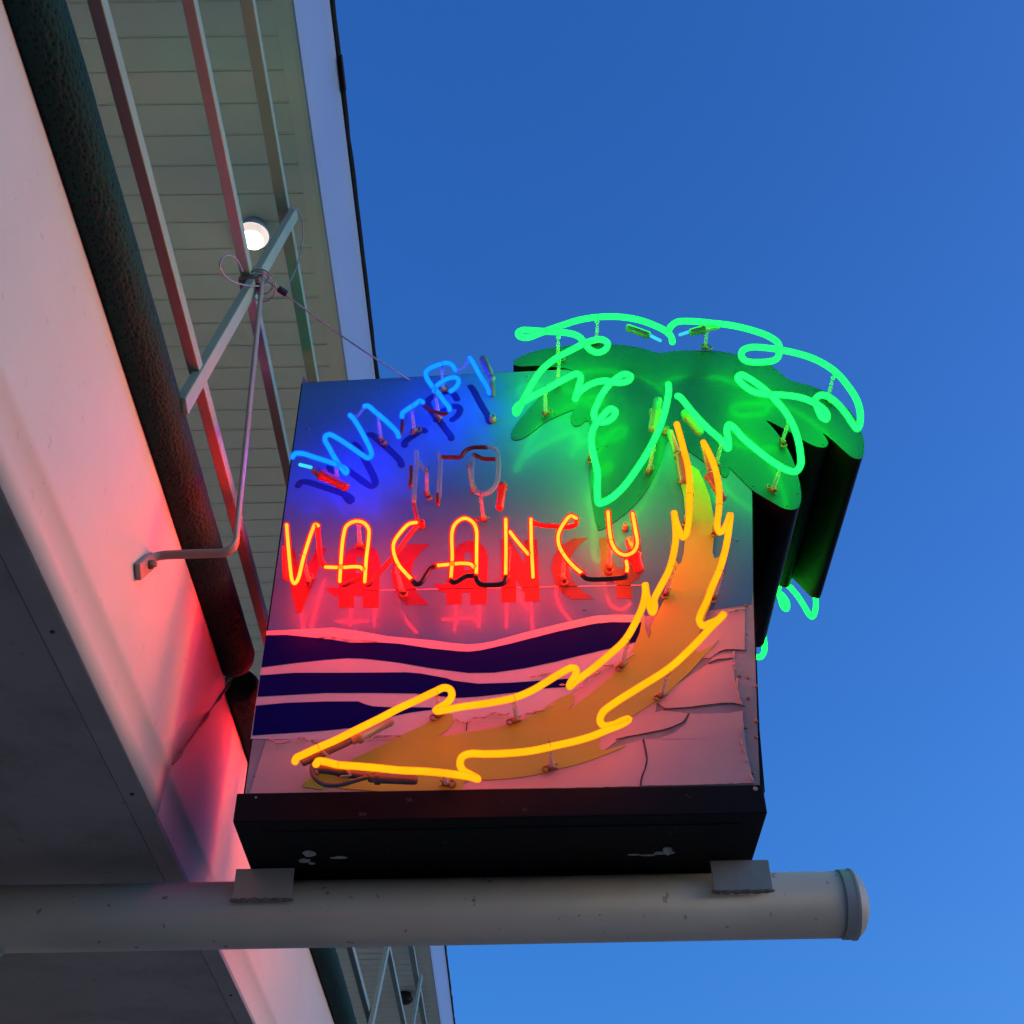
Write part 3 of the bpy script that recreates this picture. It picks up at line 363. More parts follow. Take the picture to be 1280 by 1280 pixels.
# blue enamel: everything above the surf line
surf = DATA['white'][:16]
blue = [(-.4875, 2.985)]
surfx = [p for p in DATA['white'] ]
topline = []
for p in DATA['white']:
    topline.append(p)
    if p[0] > .22: break
zR = 3.125
blue_poly = [(-.4878, 3.8185)] + [(-.4878, topline[0][1])] + [(x, z - .006) for x, z in topline[1:]] + [(.40, 3.11), (.5075, 3.128), (.514, 3.16), (.552, 3.44), (.574, 3.676), (.417, 3.795), (.297, 3.858)]
plate('blue_field', [blue_poly], -.0018, 0, 'panel', face)
plate('surf_panel', [DATA['white']], -.0024, -.0005, 'white', face)
for n in DATA['navy']:
    plate('wave_stripe', [n], -.0032, -.0010, 'navy', face)

# thin seam across the blue field
bm = bmesh.new()
add_bar(bm, (-.30, -.0018, 3.178), (.30, -.0018, 3.181), .0016, .0016, Vector((0, 1, 0)))
obj('sheet_seam', bm, 'white', face)

def ragged(loop, step=.007, amp=.0011):
    out = []
    for i, a in enumerate(loop):
        a, b = Vector(a), Vector(loop[(i+1) % len(loop)]); k = max(1, int((b-a).length/step))
        for q in range(k):
            p = a + (b-a)*q/k
            out.append((p.x + amp*noise.noise(Vector((p.x*160, p.y*160, 1))), p.y + amp*1.4*noise.noise(Vector((p.x*160, p.y*160, 8)))))
    return out
def curled_sheet(name, loop, y0, curl=.004, label=None):
    """a vinyl sheet with a lifted, slightly curling rim"""
    loop = ragged(loop)
    bm = bmesh.new()
    add_plate(bm, [loop], y0, y0 + .0015)
    bmesh.ops.subdivide_edges(bm, edges=[e for e in bm.edges if e.calc_length() > .04], cuts=2)
    for v in bm.verts:
        k = noise.noise(Vector((v.co.x*14, 3.1, v.co.z*14)))
        v.co.y -= max(0, k)*curl
    return obj(name, bm, 'sand', face, label=label)
curled_sheet('sand_panel', DATA['sandL'], -.0028, .0012)
for s_ in DATA['sand']: curled_sheet('sand_panel', s_, -.0030, .0016)
# curled pink edges of the peeling vinyl
def curl_edge(pts, r=.0022):
    bm = bmesh.new()
    pp = smooth_path([(x + random.uniform(-.002, .002), -.0045 - random.uniform(0, .003), z + random.uniform(-.003, .003)) for x, z in pts], 4)
    add_tube(bm, pp, lambda i: r*(.55 + .45*math.sin(i*1.7)), 6)
    return bm
for e in DATA['curls']: obj('peeling_edge', curl_edge(e), 'sand', face, True)
for e in DATA['cracks']:
    bm = bmesh.new()
    add_tube(bm, smooth_path(xz(e, -.0040), 4), .0009, 6, flat=.8); obj('crack', bm, 'crack', face)  # thin dark lines laid along the cracks and sheet edges
for cx, cz, ln in DATA['rivets']:
    bm = bmesh.new(); lathe(bm, [(0, .004), (.002, .0035), (.003, .0015)], (cx, -.0005, cz), (0, -1, 0), 10); obj('rivet', bm, 'clip', face, True)

plate('trunk_panel', [DATA['trunk']], -.0050, -.0030, 'trunk', face)

# leaf crown: a solid that runs through the cabinet and sticks out at the top and the side
bm = bmesh.new()
lf = [(p.x, p.z) for p in smooth_path([(x, 0, z) for x, z in DATA['leaf']], 3)]
add_plate(bm, [lf], -.0040, T + .004, 0, 1, True, 0)
obj('palm_crown', bm, ['leaf', 'black'], sign, label='green palm crown board with deep black sides')

crown = [o for o in sign.children if o.name == 'palm_crown'][0]
for i in range(6, len(lf), 11):
    a, b, c2 = Vector(lf[i-2]), Vector(lf[i]), Vector(lf[(i+2) % len(lf)])
    n = Vector((-(c2-a).y, (c2-a).x)).normalized()
    if area2(lf) < 0: n = -n
    p = b + n*.009
    bm = bmesh.new(); lathe(bm, [(0, .0026), (.0014, .0022), (.002, .001)], (p.x, -.0038, p.y), (0, -1, 0), 10); obj('rivet', bm, 'leaf', crown, True)
for x, z in ((.452, 3.42), (.500, 3.30), (.488, 3.36), (-.30, 3.80), (-.02, 3.825), (-.46, 3.66), (.06, 3.83), (.16, 3.12)):
    bm = bmesh.new(); lathe(bm, [(0, .0042), (.001, .0040), (.0016, .002)], (x, -.0016, z), (0, -1, 0), 12); obj('rivet', bm, 'panel', face, True)
for lp in DATA['painted']:
    plate('painted_letter', lp, -.0026, -.0010, 'letter', face, smoothn=0)
for k in DATA['tubes']['blue']:
    pts = DATA['tubes']['blue'][k]
    bm = bmesh.new(); add_tube(bm, smooth_path(xz(pts, -.0020), 4), .0085, 14, flat=.10)
    obj('painted_letter', bm, 'bluepaint', face)

# tray under the face
bm = bmesh.new(); add_box(bm, -.5015, .467, -.008, T + .008, 2.651, 2.7095)
obj('base_tray', bm, 'black', sign, bevel=.0025)
bm = bmesh.new()
add_box(bm, -.455, .42, .03, T - .03, 2.6495, 2.6525)
obj('bottom_hatch', bm, 'black', sign)
for (cx, cy, a, b) in ((-.377, .119, .013, .011), (-.391, .148, .011, .008), (-.380, .160, .006, .004), (-.326, .138, .014, .005), (.293, .142, .020, .006), (.262, .15, .016, .003), (.235, .146, .012, .003), (-.46, -.0085, 0, 0)):
    bm = bmesh.new()
    if a == 0:
        lathe(bm, [(0, .0022), (.0012, .0015)], (-.4655, -.008, 2.7), (0, -1, 0), 8); obj('screw', bm, 'chip', sign); continue
    vs = []
    for k in range(11):
        an = 2*math.pi*k/11; rr = 1 + random.uniform(-.25, .25)
        vs.append((cx + math.cos(an)*a*rr, cy + math.sin(an)*b*rr))
    lo = [bm.verts.new((x, y, 2.6482)) for x, y in vs]; hi = [bm.verts.new((x, y, 2.6498)) for x, y in vs]
    bm.faces.new(list(reversed(lo))); bm.faces.new(hi)
    for k in range(11): bm.faces.new((lo[k], lo[(k+1) % 11], hi[(k+1) % 11], hi[k]))
    obj('paint_chip', bm, 'chip', sign)
bm = bmesh.new()
lathe(bm, [(0, .009), (.004, .009), (.0045, .006), (.010, .005), (.013, .002)], (.297, .125, 2.6497), (0, 0, -1), 12)
obj('bolt', bm, 'chip', sign)
bm = bmesh.new(); lathe(bm, [(0, .0045), (.002, .003)], (.452, -.008, 2.70), (0, -1, 0), 10); obj('screw', bm, 'chip', sign)
# little bent tab at the upper left corner
bm = bmesh.new(); add_plate(bm, [[(-.490, 3.816), (-.478, 3.822), (-.488, 3.842)]], -.004, -.001); obj('corner_tab', bm, 'metal', sign)

# ---- neon tubes
LAB = dict(W='blue neon letter W', I='first blue neon letter I', H='blue neon hyphen', F='blue neon letter F stem and top arm', Fa='short looped arm of the blue neon F', I2='last blue neon letter I',
           V='red neon letter V', A1='arch of the first red neon A', A1b='crossbar of the first red neon A', C1='first red neon letter C', A2='arch of the second red neon A', A2b='crossbar of the second red neon A',
           N1='left upright of the red neon N', N2='diagonal of the red neon N', N3='right upright of the red neon N', C2='second red neon letter C', Y1='cup of the red neon Y', Y2='short stem of the red neon Y')
tubes = {}
def wob(pts, amp=.0035):
    out = []
    for i, p in enumerate(pts):
        out.append(Vector((p[0], p[1] + amp*math.sin(i*.9 + p[0]*7), p[2])))
    return out
def neon(bm, p, r0, r1, n=14):
    add_tube(bm, p, r0, n - 4, 0); add_tube(bm, p, r1, n, 1)       # glowing column inside its glass
for c in ('blue', 'red'):
    for k, pts in DATA['tubes'][c].items():
        bm = bmesh.new(); p = smooth_path(xz(pts, -S), 6)
        neon(bm, p, *((TR*.86, TR*1.24) if c == 'blue' else (TR*.60, TR*1.20)))
        tubes.setdefault(c, []).append((obj('neon_letter', bm, [c, c + 'shell'], sign, True, LAB[k]), p))
PL = dict(green=('neon_frond', dict(L='left green neon frond outline', R='right green neon frond outline')),
          yellow=('neon_trunk', dict(L='left yellow neon trunk outline', R='right yellow neon trunk outline')))
for c in ('green', 'yellow'):
    for k, pts in DATA['tubes'][c].items():
        bm = bmesh.new(); p = smooth_path(wob(xz(pts, -S)), 6)
        neon(bm, p, TR*1.02, TR*(1.44 if c == 'green' else 1.26))
        tubes.setdefault(c, []).append((obj(PL[c][0], bm, [c, c + 'shell'], sign, True, PL[c][1][k]), p))
# the rear of the sign carries the same palm
for c in ('green', 'yellow'):
    for k, pts in DATA['tubes'][c].items():
        bm = bmesh.new(); p = smooth_path([(x + .026, T + S + .002*math.sin(i), z) for i, (x, z) in enumerate(pts)], 5)
        neon(bm, p, TR*1.0, TR*1.42, 12)
        obj(PL[c][0], bm, [c, c + 'shell'], sign, True, PL[c][1][k].replace('outline', 'outline on the rear face'))

# and its own lettering, reading the right way round from behind
for c in ('blue', 'red'):
    for k, pts in DATA['tubes'][c].items():
        bm = bmesh.new(); p = smooth_path([(-.26 - x, T + S, z) for x, z in pts], 4)
        neon(bm, p, TR*.64, TR*1.12, 11)
        obj('neon_letter', bm, [c, c + 'shell'], sign, True, LAB[k] + ' on the rear face')

def stroke(name, pts, r, mat, label=None, parent=sign, y=-S, n=5):
    bm = bmesh.new(); add_tube(bm, smooth_path(xz(pts, y), n), r, 10); return obj(name, bm, mat, parent, True, label)
for p in DATA['black']['black']: stroke('blocked_tube', p, TR*.95, 'blockout', 'black painted link between letters')
for p in DATA['black']['red']: stroke('blocked_tube', p, TR*.95, 'blockred', 'dull red painted link between letters', y=-S + .012)
for p in DATA['bluedark']: stroke('blocked_tube', p, TR*.8, 'blockred', 'dull red painted link between blue letters', y=-S + .006)
for p in DATA['blueglass']: stroke('blocked_tube', p, TR*.7, 'glass', 'clear link between blue letters')
for p in DATA['clear']: tubes.setdefault('red', []).append((stroke('unlit_tube', p, TR*.95, 'glass', 'unlit clear glass of the word NO'), smooth_path(xz(p, -S), 5)))
for i, p in enumerate(DATA['clearred']):
    y = (-S, -S, -S + .01, -S + .03, -S)[i]
    stroke('unlit_tube', p, TR*.85, 'blockred', 'red painted glass of the word NO', y=y)

def add_boot(bm, a, b, r, col):
    a, b = Vector(a), Vector(b); ax = b - a; L = ax.length
    prof = [(0, r*.45), (L*.015, r*.8), (L*.05, r*.9)]
    if col: prof += [(L*max(col-.02, .06), r*.92), (L*max(col, .07), r*1.28), (L*(col+.09), r*1.28), (L*(col+.11), r*.98)]
    prof += [(L*.93, r*.9), (L*.985, r*.72), (L, r*.35)]
    lathe(bm, prof, a, ax, 20)
for c, a, b, r, col in DATA['boots']:
    bm = bmesh.new(); add_boot(bm, a, b, r, col)
    obj('electrode_boot', bm, c, sign, True)
# ring foot of the boot beside the blue I, glass wells of the feeds
def well(x, z, r, mat, label=None):
    bm = bmesh.new(); lathe(bm, [(0, r*1.25), (.006, r*1.25), (.008, r), (.016, r*.95), (.017, r*.6), (.004, r*.5)], (x, -.003, z), (0, -1, 0), 20)
    obj('tube_well', bm, mat, sign, True)
for x, z, r, mt in DATA['wells']: well(x, z, r, mt)
bm = bmesh.new(); add_tube(bm, smooth_path(xz(DATA['wire'], -.078), 5), .0042, 10); obj('feed_wire', bm, 'darkboot', sign, True)
for s_ in DATA['straps']:
    bm = bmesh.new(); add_tube(bm, smooth_path(xz(s_, -.088), 3), .0026, 8, flat=.6); obj('strap', bm, 'boot', sign, True)
for p in DATA['electrodes']:
    bm = bmesh.new(); add_tube(bm, xz(p, -S + .012), TR*.7, 10); obj('electrode_glass', bm, 'cyan', sign, True)

# ---- glass supports: built once, copied along the tubes
bm = bmesh.new()
L_ = S - .0095 - TR*.5
add_tube(bm, [(0, -.010, 0), (0, -.010 - L_, 0)], .0036, 10, 0)
for k in range(9): add_torus(bm, (0, -.020 - k*.0050, 0), (0, 1, .12), .0040, .0008, 12, 5, 1)
add_box(bm, -.0075, .0075, -.020, -.0095, -.005, .005, 2)
add_torus(bm, (.011, -.0125, -.001), (.2, 1, .1), .0062, .0022, 14, 6, 2)
add_tube(bm, [(-.004, -.012, .001), (-.011, -.013, .006)], .0013, 6, 2); add_tube(bm, [(-.004, -.012, -.002), (-.012, -.0135, -.005)], .0013, 6, 2)
add_torus(bm, (0, -S, 0), (1, 0, 0), TR*1.16, .00055, 18, 5, 3)
add_tube(bm, [(0, -S + TR, 0), (.001, -S + TR + .010, .001), (.0055, -S + TR + .015, -.001)], .00055, 5, 3)
add_torus(bm, (.001, -S + TR + .010, 0), (0, 1, 0), .0046, .0012, 12, 5, 0)
me_sup = None
first = None
for c, lst in DATA['sup'].items():
    for (x, z) in lst:
        best = None
        for o, p in tubes[c]:
            for i in range(len(p)-1):
                d = (p[i].x - x)**2 + (p[i].z - z)**2
                if best is None or d < best[0]: best = (d, o, p[min(i+1, len(p)-1)] - p[max(i-1, 0)], p[i])
        d, o, tg, pt = best
        if d > .02**2: continue
        ang = math.atan2(tg.z, tg.x)
        if first is None:
            first = obj('tube_support', bm, ['glass', 'glass', 'clip', 'tie'], o, True, loc=(0, 0, 0)); q = first
        else:
            q = first.copy(); COL.objects.link(q); q.parent = o
        q.location = Vector((pt.x, random.uniform(-.002, .001), pt.z)) - base_of(o)
        q.rotation_euler = (random.uniform(-.05, .05), -ang, random.uniform(-.06, .06))
        if pt.z < 2.722:          # close above the tray: the foot sits higher than the tube
            q.location.z += .030; q.rotation_euler = (.32, 0, 0)

# ================================================================ THE PIPE
pipe = thing('support_pipe', 'thick grey white round pipe with domed end carrying the neon sign', 'pipe', (0, .25, 2.588))
PR = .0625
bm = bmesh.new(); lathe(bm, [(0, PR), (2.8895, PR)], (-2.25, .25, 2.588), (1, 0, 0), 64); obj('pipe', bm, 'post', pipe, True)
bm = bmesh.new()
lathe(bm, [(0, PR*1.01), (.0012, PR*1.045), (.019, PR*1.05), (.021, PR*1.075), (.0255, PR*1.075), (.0285, PR*1.01), (.037, PR*.9), (.044, PR*.74), (.050, PR*.52), (.0535, PR*.27), (.0545, .001)], (.635, .25, 2.588), (1, 0, 0), 64)
ec = obj('end_cap', bm, 'post', pipe, True); es = ec.modifiers.new('edges', 'EDGE_SPLIT'); es.split_angle = R(28)
for x0, x1 in ((-.527, -.415), (.384, .496)):
    bm = bmesh.new(); add_box(bm, x0, x1, .1765, .1825, 2.588, 2.6485)
    pl = obj('mounting_plate', bm, 'plate', pipe, bevel=.0012)
    bm = bmesh.new()
    pts = [(x0 - .001 + (x1-x0+.002)*k/16, .1790 + random.uniform(-.001, .001), 2.5865 + random.uniform(-.0018, .0012)) for k in range(17)]
    add_tube(bm, pts, lambda i: .0036 + .0012*math.sin(i*2.3), 8); obj('weld_bead', bm, 'weld', pl, True)
# diagonal brace from the pipe down to the wall
bm = bmesh.new(); lathe(bm, [(0, .052), (2.0, .052)], (-.985, .25, 2.575), (-.80, 0, -.60), 40); obj('brace', bm, 'post', pipe, True)
bm = bmesh.new(); add_torus(bm, (-1.02, .25, 2.549), (-.80, 0, -.60), .0535, .004, 40, 8); obj('weld_bead', bm, 'weld', pipe, True)
bm = bmesh.new(); add_box(bm, -2.262, -2.25, .12, .38, 2.46, 2.68); obj('wall_flange', bm, 'plate', pipe)

# ================================================================ THE BUILDING
XF = -.65
bld = thing('motel_building', 'two storey motel with white balcony fascia and wide cream boarded eaves', 'building', (-1.5, 5, 0))
Y0, Y1 = -7.0, 24.0
def extrude_y(bm, prof, y0, y1, mi=0, closed=True, cuts=None):
    """prof in (x,z)"""
    ys = cuts or [y0, y1]
    rows = [[bm.verts.new((x, y, z)) for x, z in prof] for y in ys]
    n = len(prof)
    for a, b in zip(rows[:-1], rows[1:]):
        for i in range(n if closed else n-1):
            j = (i+1) % n
            f = bm.faces.new((a[i], a[j], b[j], b[i])); f.material_index = mi
    if closed:
        bm.faces.new(rows[0]); bm.faces.new(list(reversed(rows[-1])))
    bmesh.ops.recalc_face_normals(bm, faces=bm.faces)
# near fascia sheet ends in a slanted edge; the sheet behind it is set back
(sy0, sz0), (sy1, sz1) = (.045, 2.806), (.40, 3.240)
slope = (sy1 - sy0)/(sz1 - sz0)
def yseam(z): return sy0 + slope*max(z - sz0, 0)
bm = bmesh.new()
prof = [(-.6590, 2.690), (-.6565, 2.735), (-.6535, 2.783), (-.6500, 2.788), (-.6500, 2.806), (-.6500, 2.85), (-.6505, 3.05), (-.6500, 3.13), (-.6515, 3.172), (-.657, 3.195), (-.668, 3.206), (-.70, 3.208)]
ny = 60
rows = []
for j in range(ny+1):
    row = []
    for x, z in prof:
        ye = yseam(z); y = Y0 + (ye - Y0)*(j/ny)**.6
        w = .0022*noise.noise(Vector((y*1.3, z*2.5, 4.0))) + .0010*noise.noise(Vector((y*4.0, z*6, 1.0)))
        row.append(bm.verts.new((x + w, y, z)))
    rows.append(row)
for a, b in zip(rows[:-1], rows[1:]):
    for i in range(len(prof)-1): bm.faces.new((a[i], b[i], b[i+1], a[i+1]))
bmesh.ops.recalc_face_normals(bm, faces=bm.faces)
fs = obj('fascia_sheet', bm, 'fascia', bld, True, 'near white fascia sheet with a slanted cut end')
sol = fs.modifiers.new('thick', 'SOLIDIFY'); sol.thickness = .003; sol.offset = 1
bm = bmesh.new()
rows = []
for j in range(ny+1):
    row = []
    for x, z in prof:
        ye = yseam(z) - .05; y = ye + (Y1 - ye)*(j/ny)**1.6
        w = .002*noise.noise(Vector((y*1.1, z*2.5, 9.0)))
        row.append(bm.verts.new((x - .007 + w, y, z)))
    rows.append(row)
for a, b in zip(rows[:-1], rows[1:]):
    for i in range(len(prof)-1): bm.faces.new((a[i], b[i], b[i+1], a[i+1]))
bmesh.ops.recalc_face_normals(bm, faces=bm.faces)
obj('fascia_sheet', bm, 'fascia', bld, True, 'far white fascia sheet set back behind the cut')
bm = bmesh.new()   # uneven dark brown bead along the slanted cut
pts = [(-.6495 + .002*math.sin(k*1.3), yseam(sz0 + (sz1-sz0)*k/14) + .004, sz0 + (sz1-sz0)*k/14) for k in range(15)]
add_tube(bm, pts, lambda i: .0045 + .0015*math.sin(i*2.1), 6); obj('cut_edge', bm, 'weld', bld, True)
# canopy underside: edge strip, gap, board
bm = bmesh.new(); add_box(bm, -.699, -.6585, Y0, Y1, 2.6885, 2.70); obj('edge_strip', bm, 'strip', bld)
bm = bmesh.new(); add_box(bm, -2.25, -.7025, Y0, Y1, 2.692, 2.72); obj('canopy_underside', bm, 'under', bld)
bm = bmesh.new(); add_box(bm, -2.25, -.672, Y0, Y1, 2.73, 3.19); obj('balcony_slab', bm, 'concrete', bld)
for y in (-.55, -.05, .95, 1.6):
    bm = bmesh.new(); lathe(bm, [(0, .004), (.002, .003)], (-.680, y, 2.6885), (0, 0, -1), 8); obj('screw', bm, 'dark', bld)
bm = bmesh.new(); add_box(bm, -2.45, -2.25, Y0, Y1, 0, 5.72); obj('wall', bm, 'wallp', bld)
# eaves: lapped soffit boards running across, edge trim, gutter, roof
ZS = 5.70
bm = bmesh.new()
y = Y0; k = 0
while y < Y1:
    w = .129
    vs = [(-2.25, y, ZS), (-2.25, y + w*.90, ZS - .001), (-2.25, y + w*.93, ZS + .0025), (-2.25, y + w, ZS + .0025)]
    row = [bm.verts.new(v) for v in vs]; row2 = [bm.verts.new((-.7135, v[1], v[2])) for v in vs]
    for i in range(3): bm.faces.new((row[i], row2[i], row2[i+1], row[i+1]))
    y += w
bmesh.ops.recalc_face_normals(bm, faces=bm.faces)
for f in bm.faces:
    if f.normal.z > 0 and abs(f.normal.z) > .5: f.normal_flip()
obj('soffit', bm, 'soffit', bld)
bm = bmesh.new()
extrude_y(bm, [(-.7135, ZS + .012), (-.7135, ZS - .012), (-.765, ZS - .008), (-.765, ZS + .012)], Y0, Y1)
obj('soffit_trim', bm, 'soffit', bld)
bm = bmesh.new()
extrude_y(bm, [(-.7125, ZS - .014), (-.7125, ZS + .02), (-.694, ZS + .02), (-.694, ZS - .014)], Y0, Y1); obj('soffit_trim', bm, 'soffit', bld)
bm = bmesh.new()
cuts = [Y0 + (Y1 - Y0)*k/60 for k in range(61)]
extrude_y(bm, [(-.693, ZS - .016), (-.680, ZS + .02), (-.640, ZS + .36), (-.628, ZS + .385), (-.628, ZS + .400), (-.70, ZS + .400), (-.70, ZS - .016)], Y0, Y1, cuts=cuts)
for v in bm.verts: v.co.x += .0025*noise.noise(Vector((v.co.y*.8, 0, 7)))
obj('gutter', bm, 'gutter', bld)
bm = bmesh.new()
cuts = [Y0 + (Y1 - Y0)*k/300 for k in range(301)]
extrude_y(bm, [(-.620, ZS + .402), (-.610, ZS + .409), (-.616, ZS + .420), (-2.6, ZS + 1.05), (-2.6, ZS + 1.03)], Y0, Y1, cuts=cuts)
for v in bm.verts:
    if v.co.x > -.7: v.co.x += .006*noise.noise(Vector((v.co.y*6, 0, 3))); v.co.z += .006*noise.noise(Vector((v.co.y*4, 5, 3)))
obj('roof', bm, 'shingle', bld)
bm = bmesh.new(); add_box(bm, -.6135, -.606, +.39, .54, ZS + .385, ZS + .418)
obj('loose_shingle', bm, 'shingle', bld, bevel=.004)
bm = bmesh.new(); add_box(bm, -2.45, -.70, Y0 + .01, Y1 - .01, ZS + .03, ZS + .05); obj('eaves_deck', bm, 'wallp', bld)

# ---- textured roll lying along the balcony edge
def roll(label, ya, yb, cx, cz, r, seed, dens):
    t = thing('edge_roll', label, 'padded roll', (cx, ya, cz), 'dark pebbled rolls along the balcony edge')
    bm = bmesh.new()
    n = int((yb - ya)*dens); sides = 40
    rings = []
    hs = [(-.9, .30), (-.72, .62), (-.42, .88)]
    def rr(y, a, base):
        v = Vector((math.cos(a)*1.6, y*14, math.sin(a)*1.6))
        return base*(1 + .02*noise.noise(v*.6 + Vector((seed, 0, 0))) + .008*noise.noise(v*3.1))
    prof = [(ya + r*(1 + h), r*c) for h, c in hs] + [(ya + r + (yb - ya - 2*r)*k/n, r) for k in range(n+1)] + [(yb - r*(1 + h), r*c) for h, c in reversed(hs)]
    for y, b in prof:
        ox = .006*noise.noise(Vector((y*.9, seed, 0))); oz = .006*noise.noise(Vector((y*.9, seed, 5)))
        rings.append([bm.verts.new((cx + ox + math.cos(2*math.pi*k/sides)*rr(y, 2*math.pi*k/sides, b), y, cz + oz + math.sin(2*math.pi*k/sides)*rr(y, 2*math.pi*k/sides, b))) for k in range(sides)])
    for a, b in zip(rings[:-1], rings[1:]):
        for k in range(sides): bm.faces.new((a[k], b[k], b[(k+1) % sides], a[(k+1) % sides]))
    bm.faces.new(rings[0]); bm.faces.new(list(reversed(rings[-1])))
    bmesh.ops.recalc_face_normals(bm, faces=bm.faces)
    obj('roll', bm, 'pebble', t, True)
    return t
roll('dark green pebbled roll along the balcony edge, ending above the bent steel rod bracket', -6.5, .365, -.637, 3.236, .049, 1.0, 60)
roll('dark pebbled roll along the balcony edge, running on behind the sign and below the pipe', .385, 23.5, -.640, 3.226, .046, 5.0, 22)

# ---- railing
rl = thing('balcony_railing', 'pale green steel balcony railing with three long rails and slanted braces', 'railing', (-.58, 5, 3.2))
ZR = (3.375, 3.905, 4.437)
def straight_cut(name, a, b, w, h):
    bm = bmesh.new(); add_bar(bm, a, b, w, h); return obj(name, bm, 'rail', rl, bevel=.002)
for z, w_, h_ in zip(ZR, (.022, .024, .032), (.030, .030, .028)): straight_cut('rail', (-.59, Y0, z), (-.59, Y1, z), w_, h_)
def brace(y_at_mid, tilt, z0, z1):
    a = (-.565 - (.022 if z0 > 3.22 else 0), y_at_mid + tilt*(z0 - ZR[1]), z0); b = (-.565, y_at_mid + tilt*(z1 - ZR[1]), z1)
    o = straight_cut('brace', a, b, .019, .034)
brace(-.246, .36, 3.235, 4.445)
brace(3.55, .95, 3.21, 4.455)
brace(4.96, 1.1, 3.21, 4.455)
for y0_ in (-3.2, 6.9, 8.6, 11.4): brace(y0_, 1.0, 3.21, 4.455)
for y, z in ((-.246, 3.905),):
    bm = bmesh.new(); add_box(bm, -.577, -.5735, y - .025, y + .025, z - .022, z + .022); g = obj('gusset', bm, 'rail', rl)
    bm = bmesh.new(); lathe(bm, [(0, .006), (.004, .006), (.005, .003)], (-.5735, y + .012, z), (1, 0, 0), 6); obj('bolt', bm, 'clip', g)

# ---- bent rod that ties the railing to the fascia
rod = thing('rod_bracket', 'thin bent steel rod running from the railing joint down to the white fascia', 'bracket', (-.65, -.33, 2.99))
bm = bmesh.new()
rp = [(-.5585, -.250, 3.93), (-.550, -.255, 3.80), (-.503, -.293, 3.10)]
for k in range(6):
    a = R(90*k/5); rp.append((-.500 - .028*(1 - math.cos(a)), -.296, 3.072 - .028*math.sin(a)))
rp += [(-.56, -.297, 3.043), (-.628, -.297, 3.041), (-.638, -.300, 3.036), (-.6435, -.310, 3.024), (-.6445, -.325, 3.005), (-.6445, -.366, 2.952)]
vprev = None
add_tube(bm, rp, .0052, 10, flat=2.3); obj('rod', bm, 'rod', rod, True)
bm = bmesh.new(); add_bar(bm, (-.641, -.320, 3.010), (-.641, -.372, 2.942), .010, .030); ft = obj('foot_plate', bm, 'rod', rod, bevel=.002)
bm = bmesh.new(); lathe(bm, [(0, .009), (.006, .009), (.008, .006), (.013, .005)], (-.636, -.338, 2.986), (1, 0, 0), 6); obj('bolt', bm, 'clip', ft)

# ---- guy wire from the railing joint to the top of the sign
gw = thing('guy_wire', 'thin steel guy wire tied round the railing joint and stretched to the sign top', 'wire', (-.56, -.25, 3.9))
J = Vector((-.548, -.248, 3.905)); E_ = Vector(DATA['guy']); E_.z = 3.82
bm = bmesh.new(); add_tube(bm, [J + (E_-J)*t + Vector((0, 0, -.012*math.sin(math.pi*t))) for t in [k/20 for k in range(21)]], .0022, 7); obj('wire', bm, 'cable', gw, True)
bm = bmesh.new(); c1 = J + (E_-J)*.10
add_bar(bm, c1 - (E_-J).normalized()*.012, c1 + (E_-J).normalized()*.012, .012, .016); obj('wire_clamp', bm, 'dark', gw, bevel=.002)
bm = bmesh.new()
for k in range(3): add_torus(bm, J + Vector((-.024 + .006*k, .003*k, -.006*k)), (.35*(k-1), .5*(k-1), 1), .030 + .004*k, .0018, 22, 6)
obj('wrapped_turns', bm, 'cable', gw, True)
bm = bmesh.new()
add_tube(bm, smooth_path(DATA['loopA'], 6), .0020, 7); obj('loose_loop', bm, 'cable', gw, True)
bm = bmesh.new()
add_tube(bm, smooth_path(DATA['loopB'], 6), .0020, 7); obj('loose_loop', bm, 'cable', gw, True)
bm = bmesh.new(); add_box(bm, -.605, -.555, -.275, -.235, 3.872, 3.888); obj('wire_clamp', bm, 'weld', gw, bevel=.003)

# ---- lamps under the eaves
def lamp(label, x, y, mat, r):
    t = thing('eaves_lamp', label, 'lamp', (x, y, ZS))
    bm = bmesh.new(); lathe(bm, [(0, r*.72), (.02, r*.78), (.05, r*1.02), (.055, r*1.06), (.062, r*1.06), (.063, r)], (x, y, ZS - .001), (0, 0, -1), 36)
    obj('housing', bm, 'gutter' if mat == 'lamp' else 'dark', t, True)
    bm = bmesh.new(); lathe(bm, [(0, r*.98), (.012, r*.93), (.028, r*.70), (.038, r*.36), (.041, .001)], (x, y, ZS - .0645), (0, 0, -1), 36)
    for f in bm.faces:
        if mat == 'lamp' and (f.calc_center_median() - Vector((x - r*.1, y + r*.12, ZS - .09))).length > r*.74: f.material_index = 1
    obj('lens', bm, [mat, 'lamprim'], t, True)
lamp('glowing white round lamp under the eaves, behind the railing joint', DATA['lamp'][0], DATA['lamp'][1] - .03, 'lamp', .064)
lamp('unlit dark lamp under the eaves, seen below the pipe', *DATA['lamp2'][:2], 'dark', .075)

# ================================================================ GROUND, SKY, LIGHT, CAMERA
bm = bmesh.new()
g = 400
v = [bm.verts.new(p) for p in ((-g, -g, 0), (g, -g, 0), (g, g, 0), (-g, g, 0))]; bm.faces.new(v)
o = obj('ground', bm, 'concrete'); o['kind'] = 'structure'

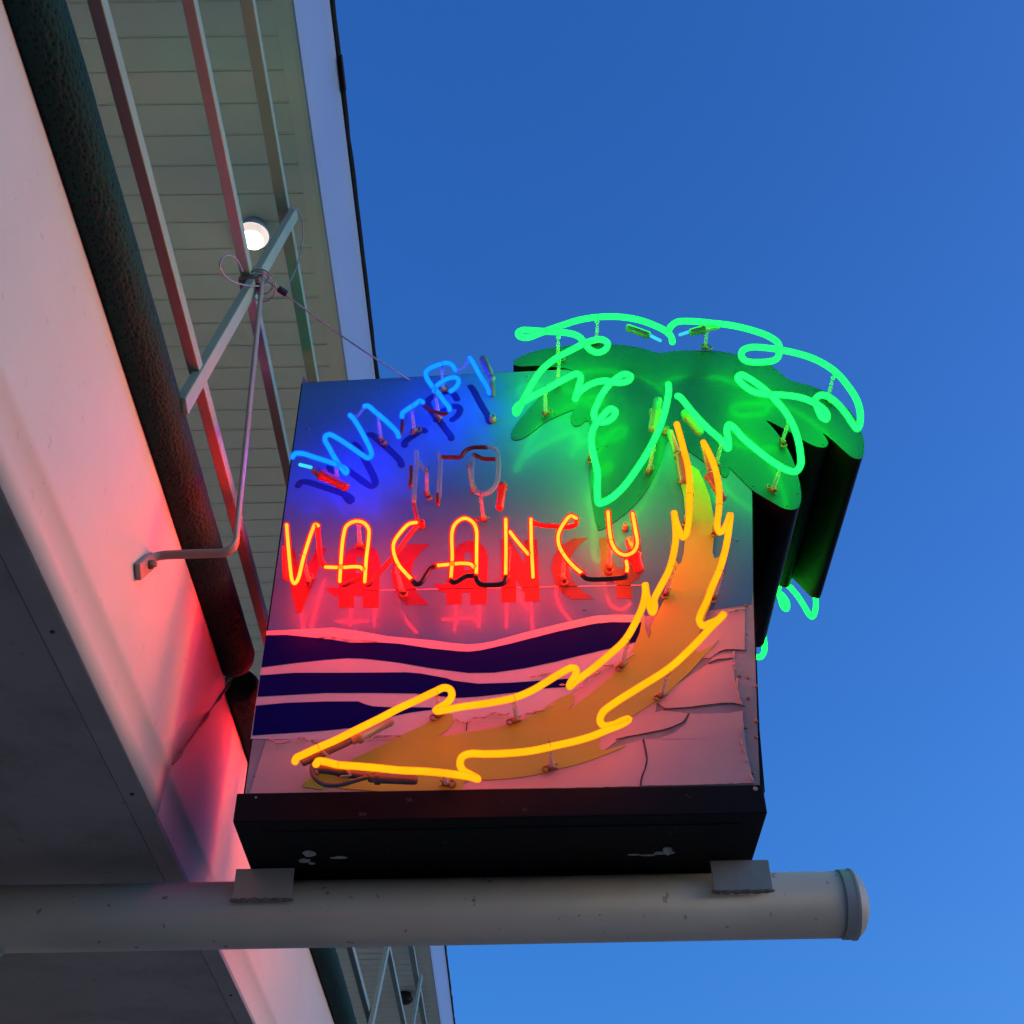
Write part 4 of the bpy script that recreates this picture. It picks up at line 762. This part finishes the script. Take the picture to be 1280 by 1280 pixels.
w = bpy.data.worlds.new('World'); sc.world = w; w.use_nodes = True
nt = w.node_tree; N = nt.nodes; L = nt.links
bg = N['Background']
sky = N.new('ShaderNodeTexSky'); sky.sky_type = 'NISHITA'; sky.sun_disc = False
SUN_EL, SUN_ROT = R(3), R(95)
sky.sun_elevation = SUN_EL; sky.sun_rotation = SUN_ROT
sky.altitude = 0; sky.air_density = 1.0; sky.dust_density = 4.0; sky.ozone_density = 5
hs = N.new('ShaderNodeHueSaturation'); hs.inputs['Saturation'].default_value = 1.01; hs.inputs['Hue'].default_value = 0.506
L.new(sky.outputs[0], hs.inputs['Color']); L.new(hs.outputs[0], bg.inputs[0])
bg.inputs[1].default_value = 0.15

sl = bpy.data.lights.new('sun', 'SUN'); sl.energy = 0.02; sl.angle = R(6); sl.color = (1.0, .72, .50)
so = bpy.data.objects.new('sun', sl); COL.objects.link(so)
d = Vector((math.sin(SUN_ROT)*math.cos(SUN_EL), math.cos(SUN_ROT)*math.cos(SUN_EL), math.sin(SUN_EL)))
so.rotation_euler = d.to_track_quat('Z', 'Y').to_euler(); so.location = (6, -4, 6)

cd = bpy.data.cameras.new('camera'); cam = bpy.data.objects.new('camera', cd); COL.objects.link(cam)
cd.sensor_fit = 'HORIZONTAL'; cd.sensor_width = 36; cd.lens = 36*1540.71/1280; cd.clip_start = .05; cd.clip_end = 3000
cam.matrix_world = Matrix([[0.99986, 0.015776, -0.00559, 0.0], [0.006167, -0.657703, -0.753253, -2.05238], [-0.01556, 0.753113, -0.657708, 1.6], [0, 0, 0, 1]])
sc.camera = cam
sc.view_settings.view_transform = 'Standard'; sc.view_settings.look = 'None'; sc.view_settings.exposure = 2.55; sc.view_settings.gamma = 1
sc.render.engine = 'CYCLES'
sc.cycles.use_denoising = True; sc.cycles.max_bounces = 8; sc.cycles.transparent_max_bounces = 16
sc.cycles.sample_clamp_indirect = 4; sc.cycles.sample_clamp_direct = 0; sc.cycles.caustics_reflective = False; sc.cycles.caustics_refractive = False
